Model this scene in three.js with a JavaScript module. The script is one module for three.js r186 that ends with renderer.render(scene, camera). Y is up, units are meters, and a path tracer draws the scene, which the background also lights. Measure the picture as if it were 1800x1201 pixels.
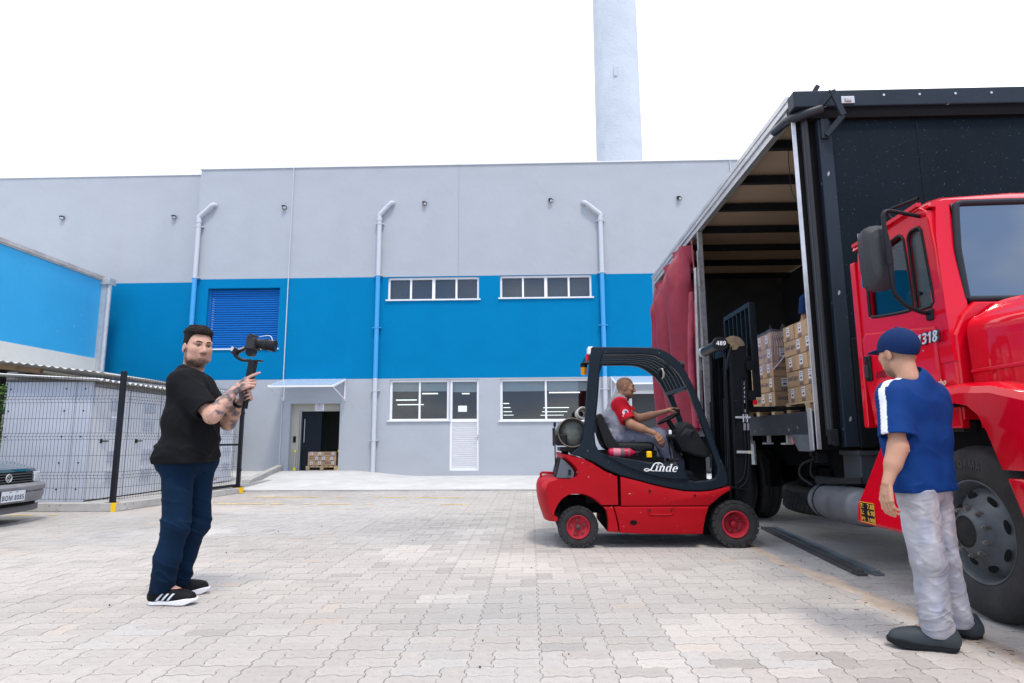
import * as THREE from 'three';
import { RoundedBoxGeometry } from 'three/addons/geometries/RoundedBoxGeometry.js';
import { mergeGeometries, mergeVertices, toCreasedNormals } from 'three/addons/utils/BufferGeometryUtils.js';
import { RectAreaLightUniformsLib } from 'three/addons/lights/RectAreaLightUniformsLib.js';
import { FontLoader } from 'three/addons/loaders/FontLoader.js';
import { TextGeometry } from 'three/addons/geometries/TextGeometry.js';
RectAreaLightUniformsLib.init();
// ---------------------------------------------------------------- camera, sky, sun, exposure
const scene = new THREE.Scene();
const camera = new THREE.PerspectiveCamera(57.25, 1024 / 683, 0.05, 900);
camera.rotation.order = 'YXZ';
camera.position.set(0, 1.05, 0);
camera.rotation.set(8.9 * Math.PI / 180, 1.6 * Math.PI / 180, -0.35 * Math.PI / 180);
const renderer = new THREE.WebGLRenderer({ antialias: true });
renderer.toneMapping = THREE.LinearToneMapping;
renderer.toneMappingExposure = 1.7;
renderer.shadowMap.enabled = true;
const SUN_DIR = new THREE.Vector3(0.16, 0.9, 0.42).normalize();
const sun = new THREE.DirectionalLight(0xfff4e4, 1.5);
sun.position.copy(SUN_DIR).multiplyScalar(40); sun.castShadow = true; sun.shadow.radius = 20;
sun.shadow.mapSize.set(2048, 2048);
Object.assign(sun.shadow.camera, { left: -25, right: 25, top: 25, bottom: -25, near: 1, far: 120 });
scene.add(sun, sun.target);
// ---------------------------------------------------------------- noise
let seed = 7;
const rnd = (a = 0, b = 1) => { seed = (seed * 1664525 + 1013904223) >>> 0; return a + (b - a) * seed / 4294967296; };
const hash = (x, y, z) => { let h = (x * 374761393 + y * 668265263 + z * 2147483647) | 0; h = Math.imul(h ^ (h >>> 13), 1274126177); h ^= h >>> 16; return (h >>> 0) / 4294967296; };
function vnoise(x, y, z = 0, per = 0) {          // value noise, tileable when per > 0
  const xi = Math.floor(x), yi = Math.floor(y), zi = Math.floor(z), f = t => t * t * (3 - 2 * t);
  const u = f(x - xi), v = f(y - yi), w = f(z - zi), m = (a) => per ? ((a % per) + per) % per : a;
  const c = (i, j, k) => hash(m(xi + i), m(yi + j), zi + k), L = (a, b, t) => a + (b - a) * t;
  return L(L(L(c(0, 0, 0), c(1, 0, 0), u), L(c(0, 1, 0), c(1, 1, 0), u), v), L(L(c(0, 0, 1), c(1, 0, 1), u), L(c(0, 1, 1), c(1, 1, 1), u), v), w);
}
function fbm(x, y, z = 0, o = 4, per = 0) { let s = 0, a = .5, t = 0; for (let i = 0; i < o; i++) { s += a * vnoise(x, y, z + i * 17, per); t += a; a *= .5; x *= 2; y *= 2; per *= 2; } return s / t; }
const clamp = (x, a = 0, b = 1) => Math.min(b, Math.max(a, x)), sstep = (a, b, x) => { const t = clamp((x - a) / (b - a)); return t * t * (3 - 2 * t); }, lerp = (a, b, t) => a + (b - a) * t;
// ---------------------------------------------------------------- sky: thin bright overcast with blue gaps
{
  const W = 1024, H = 512, d = new Float32Array(W * H * 4);
  for (let j = 0; j < H; j++) for (let i = 0; i < W; i++) {
    const el = ((j + .5) / H - .5) * Math.PI, az = ((i + .5) / W - .5) * Math.PI * 2;
    const x = Math.cos(el) * Math.cos(az), z = Math.cos(el) * Math.sin(az), y = Math.sin(el);
    const k = 1 / (Math.max(y, 0) + .22), n = fbm(x * k * 1.3 + 3.3, z * k * 1.3 + 7.7, 3, 5), n2 = fbm(x * k * 3 + 2, z * k * 3, 8, 5);
    let cov = sstep(lerp(.36, .45, sstep(-.1, .5, z)), lerp(.56, .68, sstep(-.1, .5, z)), n * .75 + n2 * .25);
    cov = lerp(cov, 1, .2); cov = lerp(cov, 1, (1 - sstep(.6, .9, y)) * sstep(.25, -.2, z)); cov = lerp(cov, 1, .8 * (1 - sstep(-.02, .12, y)));      // the veil is thickest over the warehouse, thinner behind
    const white = .86 + .3 * n2 + .12 * y, o = (j * W + i) * 4;
    d[o] = lerp(.26, white, cov); d[o + 1] = lerp(.47, white * 1.005, cov); d[o + 2] = lerp(.92, white * 1.03, cov); d[o + 3] = 1;
    if (y < 0) { d[o] = d[o + 1] = d[o + 2] = .45; }
  }
  const sky = new THREE.DataTexture(d, W, H, THREE.RGBAFormat, THREE.FloatType);
  sky.mapping = THREE.EquirectangularReflectionMapping; sky.magFilter = sky.minFilter = THREE.LinearFilter; sky.needsUpdate = true;
  scene.background = sky; scene.environment = sky; scene.backgroundIntensity = 1; scene.environmentIntensity = 1;
}
// ---------------------------------------------------------------- textures and materials
function tex(n, fn, rep, srgb) {                     // fn(u,v,x,y) -> [r,g,b] linear (stored sRGB) or grey
  const d = new Uint8Array(n * n * 4), enc = v => { v = clamp(v); return Math.round(255 * (v <= .0031308 ? v * 12.92 : 1.055 * Math.pow(v, 1 / 2.4) - .055)); };
  for (let j = 0; j < n; j++) for (let i = 0; i < n; i++) {
    const c = fn(i / n, j / n), o = (j * n + i) * 4;
    if (srgb) { d[o] = enc(c[0]); d[o + 1] = enc(c[1]); d[o + 2] = enc(c[2]); } else d[o] = d[o + 1] = d[o + 2] = Math.round(255 * clamp(c));
    d[o + 3] = 255;
  }
  const t = new THREE.DataTexture(d, n, n, THREE.RGBAFormat); t.wrapS = t.wrapT = THREE.RepeatWrapping; t.magFilter = THREE.LinearFilter; t.minFilter = THREE.LinearMipmapLinearFilter;
  if (srgb) t.colorSpace = THREE.SRGBColorSpace;
  t.repeat.set(1 / rep, 1 / rep); t.needsUpdate = true; return t;
}
const grainTex = tex(256, (u, v) => fbm(u * 32, v * 32, 1, 3, 32), .5), coarseTex = tex(256, (u, v) => fbm(u * 8, v * 8, 4, 5, 8), 1.1);
const smudge = tex(256, (u, v) => .62 + .38 * fbm(u * 6, v * 6, 9, 5, 6), 1.7);
const MT = new Map();
function mottle(c, amt, f = 6, rep = 2, n = 256, extra) {          // a base colour with grain and patches; plain ones share their maps
  const k3 = (u, v) => 1 + amt * (fbm(u * f, v * f, 2, 5, f) - .5) * 2 + amt * .5 * (hash(u * n | 0, v * n | 0, 5) - .5);
  if (extra) return { map: tex(n, (u, v) => { const k = k3(u, v); return extra([c[0] * k, c[1] * k, c[2] * k], u, v); }, rep, true) };
  amt = amt < .07 ? .05 : amt < .15 ? .1 : amt < .25 ? .2 : .4; rep = rep < .28 ? .2 : rep < .5 ? .35 : rep < .9 ? .7 : rep < 1.6 ? 1.2 : rep < 4 ? 2.9 : 8; f = 6;
  const key = amt + '_' + rep; if (!MT.has(key)) MT.set(key, tex(256, (u, v) => { const k = .7 * k3(u, v); return [k, k, k]; }, rep, true));
  return { map: MT.get(key), color: new THREE.Color().setRGB(c[0] / .7, c[1] / .7, c[2] / .7) };
}
const lin = c => new THREE.Color().setRGB(c[0], c[1], c[2]);
const mat = (c, rough = .6, o = {}) => new THREE.MeshPhysicalMaterial({ color: lin(c), roughness: rough, specularIntensity: .4, ...o });
const tmat = (map, rough = .8, o = {}) => new THREE.MeshPhysicalMaterial({ ...(map.isTexture ? { map } : map), roughness: rough, specularIntensity: .4, ...o });
const bump = (t, s) => ({ bumpMap: t, bumpScale: s });
// specks: small chips of another colour with outlines of their own
const specks = (c2, dens, f, thr = .5) => (o, u, v) => {
  for (let k = 0; k < 2; k++) { const F = f * (k ? 2.3 : 1) | 0, x = u * F, y = v * F, i = Math.floor(x), j = Math.floor(y), h = hash(i, j, 31 + k); if (h < dens) { const cx = .2 + .6 * hash(i, j, 41), cy = .2 + .6 * hash(i, j, 51), r = .06 + .3 * hash(i, j, 61) ** 3, a = hash(i, j, 71) * 3.1, ca = Math.cos(a), sa = Math.sin(a), dx = x - i - cx, dy = y - j - cy, p = ca * dx + sa * dy, q = (-sa * dx + ca * dy) * (1 + 3 * hash(i, j, 81)); if (p * p + q * q < r * r) { const t = .25 + .6 * hash(i, j, 91); return [0, 1, 2].map(m => lerp(o[m], c2[m], t)); } } }
  return o;
};
const M = {
  greyWall: tmat(mottle([.39, .415, .45], .035, 5, 3.1), .85, bump(coarseTex, .004)),
  blueWall: tmat(mottle([.0, .178, .385], .04, 5, 2.7), .8, { ...bump(coarseTex, .003), specularIntensity: .12 }),
  sunPaledBlueWall: tmat(mottle([.045, .37, .68], .07, 4, 3.3, 256, specks([.5, .6, .7], .012, 18)), .38, bump(coarseTex, .004)),  // blue lightened so the colour itself carries the glancing sun
  creamWall: tmat(mottle([.68, .67, .62], .07, 5, 2.9, 256, specks([.35, .34, .32], .015, 14)), .85, bump(coarseTex, .005)),
  pipeGrey: mat([.52, .545, .59], .5), pipeBlue: mat([.06, .33, .66], .5),
  white: mat([.8, .8, .82], .4), offWhite: tmat(mottle([.72, .73, .75], .04, 5, 1), .45),
  concrete: tmat(mottle([.52, .515, .5], .16, 7, 2.3, 256, specks([.3, .29, .27], .03, 24)), .92, bump(coarseTex, .008)),
  kerb: tmat(mottle([.42, .41, .39], .24, 7, 1.3, 256, specks([.16, .15, .13], .12, 22)), .95, bump(coarseTex, .016)),
  black: mat([.009, .010, .013], .45), blackGloss: mat([.012, .014, .018], .25), blackMatt: mat([.008, .008, .009], .9, { specularIntensity: .15 }),
  dark: mat([.02, .022, .026], .65, { specularIntensity: .25 }),
  rubber: tmat(mottle([.028, .028, .03], .3, 8, .4), .85, bump(grainTex, .002)),
  steel: mat([.55, .56, .58], .35, { metalness: .85 }), alu: tmat(mottle([.5, .51, .53], .22, 6, .5), .42, { metalness: .65 }),
  galv: tmat(mottle([.5, .52, .54], .18, 7, .6), .5, { metalness: .4 }),
  glass: mat([.8, .85, .86], .02, { transmission: 1, thickness: 0, ior: 1.5, specularIntensity: 1 }),
  wood: tmat(mottle([.58, .42, .25], .2, 6, .35, 256, (o, u, v) => { const k = .86 + .28 * fbm(u * 4, v * 40, 3, 3, 4); return o.map(c => c * k); }), .85, bump(grainTex, .001)),
  yellow: mat([.85, .5, .01], .5),
};
// ---------------------------------------------------------------- geometry helpers
const V3 = (x, y, z) => new THREE.Vector3(x, y, z), A3 = p => new THREE.Vector3(p[0], p[1], p[2]);
function box(w, h, d, x = 0, y = 0, z = 0, r = 0) { const g = r ? new RoundedBoxGeometry(w, h, d, 2, Math.min(r, w / 2.01, h / 2.01, d / 2.01)) : new THREE.BoxGeometry(w, h, d); return g.translate(x, y, z); }
const bb = (x0, x1, y0, y1, z0, z1, r = 0) => box(x1 - x0, y1 - y0, Math.abs(z1 - z0), (x0 + x1) / 2, (y0 + y1) / 2, (z0 + z1) / 2, r);
function cyl(a, b, r0, r1 = r0, seg = 16) { a = A3(a); b = A3(b); const d = b.clone().sub(a), g = new THREE.CylinderGeometry(r1, r0, d.length(), seg); g.applyQuaternion(new THREE.Quaternion().setFromUnitVectors(V3(0, 1, 0), d.clone().normalize())); return g.translate((a.x + b.x) / 2, (a.y + b.y) / 2, (a.z + b.z) / 2); }
function bar(a, b, w, h, up = [0, 1, 0]) { a = A3(a); b = A3(b); const d = b.clone().sub(a), L = d.length(); d.normalize(); let s = new THREE.Vector3().crossVectors(A3(up), d); if (s.lengthSq() < 1e-6) s = V3(1, 0, 0); s.normalize(); const u = new THREE.Vector3().crossVectors(d, s); const g = new THREE.BoxGeometry(w, h, L); g.applyMatrix4(new THREE.Matrix4().makeBasis(s, u, d)); return g.translate((a.x + b.x) / 2, (a.y + b.y) / 2, (a.z + b.z) / 2); }
const tube = (pts, r, seg = 8, n = 0, tension = .5) => new THREE.TubeGeometry(new THREE.CatmullRomCurve3(pts.map(A3), false, 'catmullrom', tension), n || pts.length * 6, r, seg);
const shape = (pts) => new THREE.Shape(pts.map(p => new THREE.Vector2(p[0], p[1])));
function smoothPts(pts, n = 4, closed = true) { return new THREE.CatmullRomCurve3(pts.map(p => V3(p[0], p[1], 0)), closed, 'centripetal').getPoints(pts.length * n).slice(0, closed ? -1 : undefined).map(p => [p.x, p.y]); }
function ext(pts, depth, o = {}) {             // extrude an outline along +z from o.z; o.holes, o.bevel
  const s = shape(pts); for (const h of o.holes || []) s.holes.push(new THREE.Path(h.map(p => new THREE.Vector2(p[0], p[1]))));
  const b = o.bevel || 0, g = new THREE.ExtrudeGeometry(s, { depth: depth - 2 * b, bevelEnabled: b > 0, bevelThickness: b, bevelSize: b, bevelOffset: -b, bevelSegments: o.seg || 2, curveSegments: 10 });
  g.translate(0, 0, b + (o.z || 0)); return g;
}
const extX = (pts, depth, o = {}) => { const g = ext(pts, depth, { ...o, z: 0 }); g.rotateY(Math.PI / 2); return g.translate(o.x || 0, 0, 0); };  // outline given as (distance = -z, y), extruded along +x
const lathe = (pts, seg = 32) => new THREE.LatheGeometry(pts.map(p => new THREE.Vector2(p[0], p[1])), seg);
function rot(g, x, y, z, p) { if (p) g.translate(-p[0], -p[1], -p[2]); g.rotateX(x).rotateY(y).rotateZ(z); if (p) g.translate(p[0], p[1], p[2]); return g; }
function metreUV(g) {
  const q = g.index ? g.toNonIndexed() : g, p = q.attributes.position, n = q.attributes.normal, uv = new Float32Array(p.count * 2);
  for (let i = 0; i < p.count; i += 3) {
    let nx = 0, ny = 0, nz = 0; const a = V3().fromBufferAttribute(p, i), b = V3().fromBufferAttribute(p, i + 1), c = V3().fromBufferAttribute(p, i + 2); const m = b.clone().sub(a).cross(c.clone().sub(a)); nx = Math.abs(m.x); ny = Math.abs(m.y); nz = Math.abs(m.z);
    for (let k = 0; k < 3; k++) { const x = p.getX(i + k), y = p.getY(i + k), z = p.getZ(i + k), o = (i + k) * 2; if (nx > ny && nx > nz) { uv[o] = z; uv[o + 1] = y; } else if (ny > nz) { uv[o] = x; uv[o + 1] = z; } else { uv[o] = x; uv[o + 1] = y; } }
  }
  q.setAttribute('uv', new THREE.BufferAttribute(uv, 2)); return q;
}
function merged(gs, keepUV) {
  gs = (Array.isArray(gs) ? gs : [gs]).map(g => { const q = keepUV ? (g.index ? g.toNonIndexed() : g) : metreUV(g); for (const k of Object.keys(q.attributes)) if (!['position', 'normal', 'uv'].includes(k)) q.deleteAttribute(k); return q; });
  return gs.length > 1 ? mergeGeometries(gs) : gs[0];
}
const used = {};
const numbered = n => { used[n] = (used[n] || 0) + 1; return used[n] > 1 ? n + '_' + String(used[n] - 1).padStart(3, '0') : n; };
function mesh(name, gs, m, keepUV) { const o = new THREE.Mesh(merged(gs, keepUV), m); o.name = name; o.castShadow = o.receiveShadow = true; return o; }
function part(parent, name, gs, m, label, keepUV) { const o = mesh(name, gs, m, keepUV); if (label) o.userData.label = label; parent.add(o); return o; }
const parts = (parent, name, gs, m, label) => gs.map(g => part(parent, name, g, m, label));
function tag(o, label, category, group) { o.userData.label = label; o.userData.category = category; if (group) o.userData.group = group; return o; }
function thing(name, label, category, pos = [0, 0, 0], turn = 0, group) { const o = new THREE.Group(); o.name = numbered(name); scene.add(o); o.position.set(...pos); o.rotation.y = turn; return tag(o, label, category, group); }
function struct(name, gs, m, keepUV) { const o = mesh(numbered(name), gs, m, keepUV); o.userData.kind = 'structure'; scene.add(o); return o; }
// a canvas print: draw(ctx, w, h)
function print(w, h, draw) { const c = document.createElement('canvas'); c.width = w; c.height = h; const x = c.getContext('2d'); draw(x, w, h); const t = new THREE.CanvasTexture(c); t.colorSpace = THREE.SRGBColorSpace; t.anisotropy = 8; return t; }
// ================================================================ ground, paving, apron
struct('ground', rot(new THREE.PlaneGeometry(900, 900), -Math.PI / 2, 0, 0).translate(0, -.06, -60), tmat(mottle([.34, .33, .31], .2, 6, 6), .95));
const APRON_Z = z => -13.35 + 0 * z, RAMP = (x, z) => { const p = sstep(-3.2, -5.3, x); return .02 + .16 * p * sstep(-13.6, -17.9, z); };
{
  const yard = new THREE.Group(); yard.name = 'yard_pavement'; yard.userData.kind = 'structure'; scene.add(yard);
  // sand and lime in the joints
  const jt = tex(512, (u, v) => { const a = fbm(u * 10, v * 10, 3, 4, 10), b = fbm(u * 60, v * 60, 6, 3, 60), l = sstep(.47, .57, a) * sstep(.3, .5, b), r = sstep(.5, .6, fbm(u * 9, v * 9, 21, 3, 9)) * .6; return [lerp(lerp(.25, .32, r), .66, l), lerp(lerp(.24, .25, r), .65, l), lerp(lerp(.225, .19, r), .63, l)].map(c => c * (.8 + .4 * b)); }, 7.3, true);
  part(yard, 'joint_sand', rot(new THREE.PlaneGeometry(40, 15.4), -Math.PI / 2, 0, 0).translate(-2, -.0065, -5.65), tmat(jt, .95));
  // zigzag concrete pavers: each course holds one laid across and two laid along, mirrored in the next course
  const P = .115, A = .0068, zg = t => { const f = ((t / P) % 1 + 1) % 1; return A * (f < .35 ? 1 : f < .5 ? 1 - 2 * (f - .35) / .15 : f < .85 ? -1 : -1 + 2 * (f - .85) / .15); };
  const K = [0, .35, .5, .85];
  function outline(x0, z0, w, h) {              // interlocking outline with corners on the joint lattice
    const pts = [], X = (x, z) => [x + zg(z + .03), z + zg(x)], side = (a, b, f) => { const s = Math.sign(b - a), out = []; for (let k = -2; k < 8; k++) for (const q of K) { const t = (k + q) * P, tt = f ? t : t - .03; if ((tt - a) * s > 1e-4 && (b - tt) * s > 1e-4) out.push(tt); } return out.sort((m, n) => (m - n) * s); };
    pts.push(X(x0, z0)); for (const t of side(x0, x0 + w, 1)) pts.push(X(t, z0));
    pts.push(X(x0 + w, z0)); for (const t of side(z0, z0 + h, 0)) pts.push(X(x0 + w, t));
    pts.push(X(x0 + w, z0 + h)); for (const t of side(x0 + w, x0, 1)) pts.push(X(t, z0 + h));
    pts.push(X(x0, z0 + h)); for (const t of side(z0 + h, z0, 0)) pts.push(X(x0, t));
    return pts;
  }
  function paverGeo(x0, z0, w, h) {
    const o = outline(x0, z0, w, h), n = o.length, cx = x0 + w / 2, cz = z0 + h / 2;
    const inset = d => o.map((p, i) => { const a = o[(i + n - 1) % n], b = o[(i + 1) % n]; let tx = b[0] - a[0], tz = b[1] - a[1]; const l = Math.hypot(tx, tz) || 1; tx /= l; tz /= l; return [p[0] - tz * d, p[1] + tx * d]; });
    const top = inset(.003), low = inset(.001), pos = [], push = (p, y) => pos.push(p[0] - cx, y, p[1] - cz);
    for (const t of THREE.ShapeUtils.triangulateShape(top.map(p => new THREE.Vector2(p[0], p[1])), [])) for (const k of [t[0], t[2], t[1]]) push(top[k], 0);
    for (let i = 0; i < n; i++) { const j = (i + 1) % n; push(top[i], 0); push(low[j], -.007); push(top[j], 0); push(top[i], 0); push(low[i], -.007); push(low[j], -.007); }
    const g = new THREE.BufferGeometry(); g.setAttribute('position', new THREE.Float32BufferAttribute(pos, 3)); g.computeVertexNormals();
    const nn = g.attributes.normal; let up = 0; for (let i = 0; i < nn.count; i++) up += nn.getY(i);
    if (up < 0) { for (let i = 0; i < pos.length; i += 9) for (let k = 0; k < 3; k++) { const t = pos[i + 3 + k]; pos[i + 3 + k] = pos[i + 6 + k]; pos[i + 6 + k] = t; } g.setAttribute('position', new THREE.Float32BufferAttribute(pos, 3)); g.computeVertexNormals(); }
    return { g: metreUV(g), cx, cz };
  }
  const even = [paverGeo(0, 0, P, 2 * P), paverGeo(P, 0, 2 * P, P), paverGeo(P, P, 2 * P, P)], odd = [paverGeo(2 * P, 0, P, 2 * P), paverGeo(0, 0, 2 * P, P), paverGeo(0, P, 2 * P, P)];
  const ptex = tex(256, (u, v) => { const s = .86 + .28 * fbm(u * 12, v * 12, 2, 5, 12) + .16 * (hash(u * 256 | 0, v * 256 | 0, 3) - .5); const d = fbm(u * 30, v * 30, 7, 2, 30) > .74 ? .9 : 1; return [.94 * s * d, .925 * s * d, .905 * s * d]; }, .83, true);
  const all = [], UX = 3 * P, UZ = 2 * P;
  for (let r = 0; r < 52; r++) for (let c = -34; c < 26; c++) {
    const z0 = -2.2 - (r + 1) * UZ, x0 = c * UX + .04; if (z0 < -13.42) continue;
    for (const [k, t] of (r & 1 ? odd : even).entries()) { const x = x0 + t.cx, z = z0 + t.cz; if (Math.abs(x + .09 * -z * .3) > -z * .93 + .6) continue; if (x > 6.5 || x < -11.5 || (x < -6.4 && z < -9.7)) continue; all.push({ r: r & 1, k, x, z, s: (Math.abs(x) < -z * .84 ? 1 : 0) * 1 / (-z) }); }
  }
  const shade = (x, z) => {                      // tone of each block as cast, and the lime bloom and dirt on it
    const h = hash(x * 997 | 0, z * 991 | 0, 3), n = fbm(x * .5 + 11, z * .5 + 3, 1, 3), l = sstep(.6, .72, fbm(x * .8 + 40, z * .8 + 7, 5, 4)), w = fbm(x * .35 + 4, z * .35 + 8, 9, 3);
    let k = .395 + .05 * (h - .5) + .13 * (n - .5); k = lerp(k, .55, l * .55); if (h > .972) k *= .8; k *= 1 - .12 * sstep(.5, .75, fbm(x * .6 + 70, z * .6 + 31, 2, 4));
    const warm = .025 + sstep(.4, .7, w) * .045 + .03 * sstep(-6, -12, z) + (hash(x * 517 | 0, z * 313 | 0, 8) > .985 ? .08 : 0);
    return [k * (1 + warm), k * (1 + warm * .1), k * (1 - warm * .6)];
  };
  all.sort((a, b) => b.s - a.s);
  const pm = new Map(), bumpy = bump(grainTex, .0012), near = all.slice(0, 298), far = all.slice(298);
  const paverMat = (x, z) => { const c = shade(x, z), k = c.map(v => Math.round(v * 50)).join(); if (!pm.has(k)) pm.set(k, new THREE.MeshPhysicalMaterial({ map: ptex, color: lin(c), roughness: .9, ...bumpy })); return pm.get(k); };
  for (const p of near) { const m = new THREE.Mesh((p.r ? odd : even)[p.k].g, paverMat(p.x, p.z)); m.name = 'paver'; m.position.set(p.x, rnd(-.0016, .0016), p.z); m.rotation.set(rnd(-.006, .006), 0, rnd(-.006, .006)); m.castShadow = m.receiveShadow = true; yard.add(m); }
  const im = new THREE.MeshPhysicalMaterial({ map: ptex, roughness: .9, ...bumpy }), D = new THREE.Object3D();
  for (const r of [0, 1]) for (const k of [0, 1, 2]) {
    const L = far.filter(p => p.r === r && p.k === k), I = new THREE.InstancedMesh((r ? odd : even)[k].g, im, L.length);
    L.forEach((p, i) => { D.position.set(p.x, rnd(-.0016, .0016), p.z); D.rotation.set(rnd(-.006, .006), 0, rnd(-.006, .006)); D.updateMatrix(); I.setMatrixAt(i, D.matrix); I.setColorAt(i, lin(shade(p.x, p.z))); });
    I.name = 'paver_field'; I.userData.kind = 'stuff'; I.castShadow = I.receiveShadow = true; yard.add(I);
  }
  // sandy dirt washed into the paving beside the lorry: overlapping low patches with ragged outlines
  const sp = []; for (let i = 0; i < 46; i++) {
    const z = -7.3 + 5 * (i + rnd()) / 46, xc = 2.1 + (z + 6.3) * .085 + rnd(-.05, .05), L = rnd(.16, .42), w = rnd(.03, .1) * (z > -4.6 ? 1.35 : 1), n = 22, q = rnd(0, 99), h = rnd(.0015, .006);
    const rim = Array.from({ length: n }, (_, k) => { const a = k / n * 6.283, r = .55 + .75 * vnoise(Math.cos(a) * 2.2 + q, Math.sin(a) * 2.2 + q, q); return [xc + Math.cos(a) * w * r + Math.sin(a) * L * r * .085, -.004, z + Math.sin(a) * L * r]; }), c = [xc, h, z], mid = rim.map(p => [lerp(xc, p[0], .6), h * .8, lerp(z, p[2], .6)]);
    for (let k = 0; k < n; k++) { const k2 = (k + 1) % n; sp.push(...c, ...mid[k2], ...mid[k], ...mid[k], ...mid[k2], ...rim[k2], ...mid[k], ...rim[k2], ...rim[k]); }
  }
  const sg = new THREE.BufferGeometry(); sg.setAttribute('position', new THREE.Float32BufferAttribute(sp, 3)); sg.computeVertexNormals();
  const sand = struct('sand_strip', sg, tmat(mottle([.45, .38, .315], .3, 8, .7, 256, specks([.16, .14, .11], .05, 30)), .95, { ...bump(grainTex, .006), side: THREE.DoubleSide }));
  sand.userData.kind = 'stuff'; sand.userData.label = 'sandy dirt in the worn strip of paving beside the lorry';
  // litter: twigs and crumbs on the strip
  const tw = []; for (let i = 0; i < 26; i++) { const z = rnd(-6.2, -3.2), x = 2.05 + (z + 6.3) * .085 + rnd(-.3, .22), a = rnd(0, 6), l = rnd(.006, .045); tw.push(bar([x, .005, z], [x + Math.cos(a) * l, .006, z + Math.sin(a) * l], rnd(.0015, .005), .003)); }
  for (let i = 0; i < 30; i++) { const x = rnd(-3, 3), z = rnd(-10, -3), g = new THREE.IcosahedronGeometry(rnd(.003, .007), 0); g.translate(x, .006, z); tw.push(g); }
  const lit = mesh('litter', tw, mat([.1, .08, .065], .9)); lit.userData.kind = 'stuff'; scene.add(lit);
  // worn yellow bay lines
  const line = (x0, z0, x1, z1, w) => { const gs = []; const L = Math.hypot(x1 - x0, z1 - z0), n = Math.round(L / .115); for (let i = 0; i < n; i++) if (fbm(i * .17, z0, 3, 3) + .25 * hash(i, z0 * 10 | 0, 6) > .6) gs.push(bar([lerp(x0, x1, i / n), .0045, lerp(z0, z1, i / n)], [lerp(x0, x1, (i + .93) / n), .0045, lerp(z0, z1, (i + .93) / n)], w * rnd(.7, 1), .002)); return gs; };
  struct('road_marking', [...line(-5.2, -12.0, -1.2, -11.7, .1), ...line(-5.3, -10.75, -.9, -10.5, .1), ...line(-7.6, -9.2, -6.9, -9.2, .09)], tmat(mottle([.6, .44, .16], .3, 8, .6), .9));
  // the concrete apron in front of the warehouse, rising to a ramp at the goods lift
  const g = new THREE.PlaneGeometry(30, 5.3, 120, 30); g.rotateX(-Math.PI / 2).translate(3.4, 0, -16.02); const pp = g.attributes.position;
  for (let i = 0; i < pp.count; i++) { const x = pp.getX(i), z = pp.getZ(i); pp.setY(i, RAMP(x, z) + .008 * (fbm(x * .7, z * .7, 2, 3) - .5)); } g.computeVertexNormals();
  struct('concrete_apron', g, M.concrete);
  struct('concrete_apron_edge', [bb(-6.0, 12, -.05, .012, -13.37, -13.3)], M.kerb);
}
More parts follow.
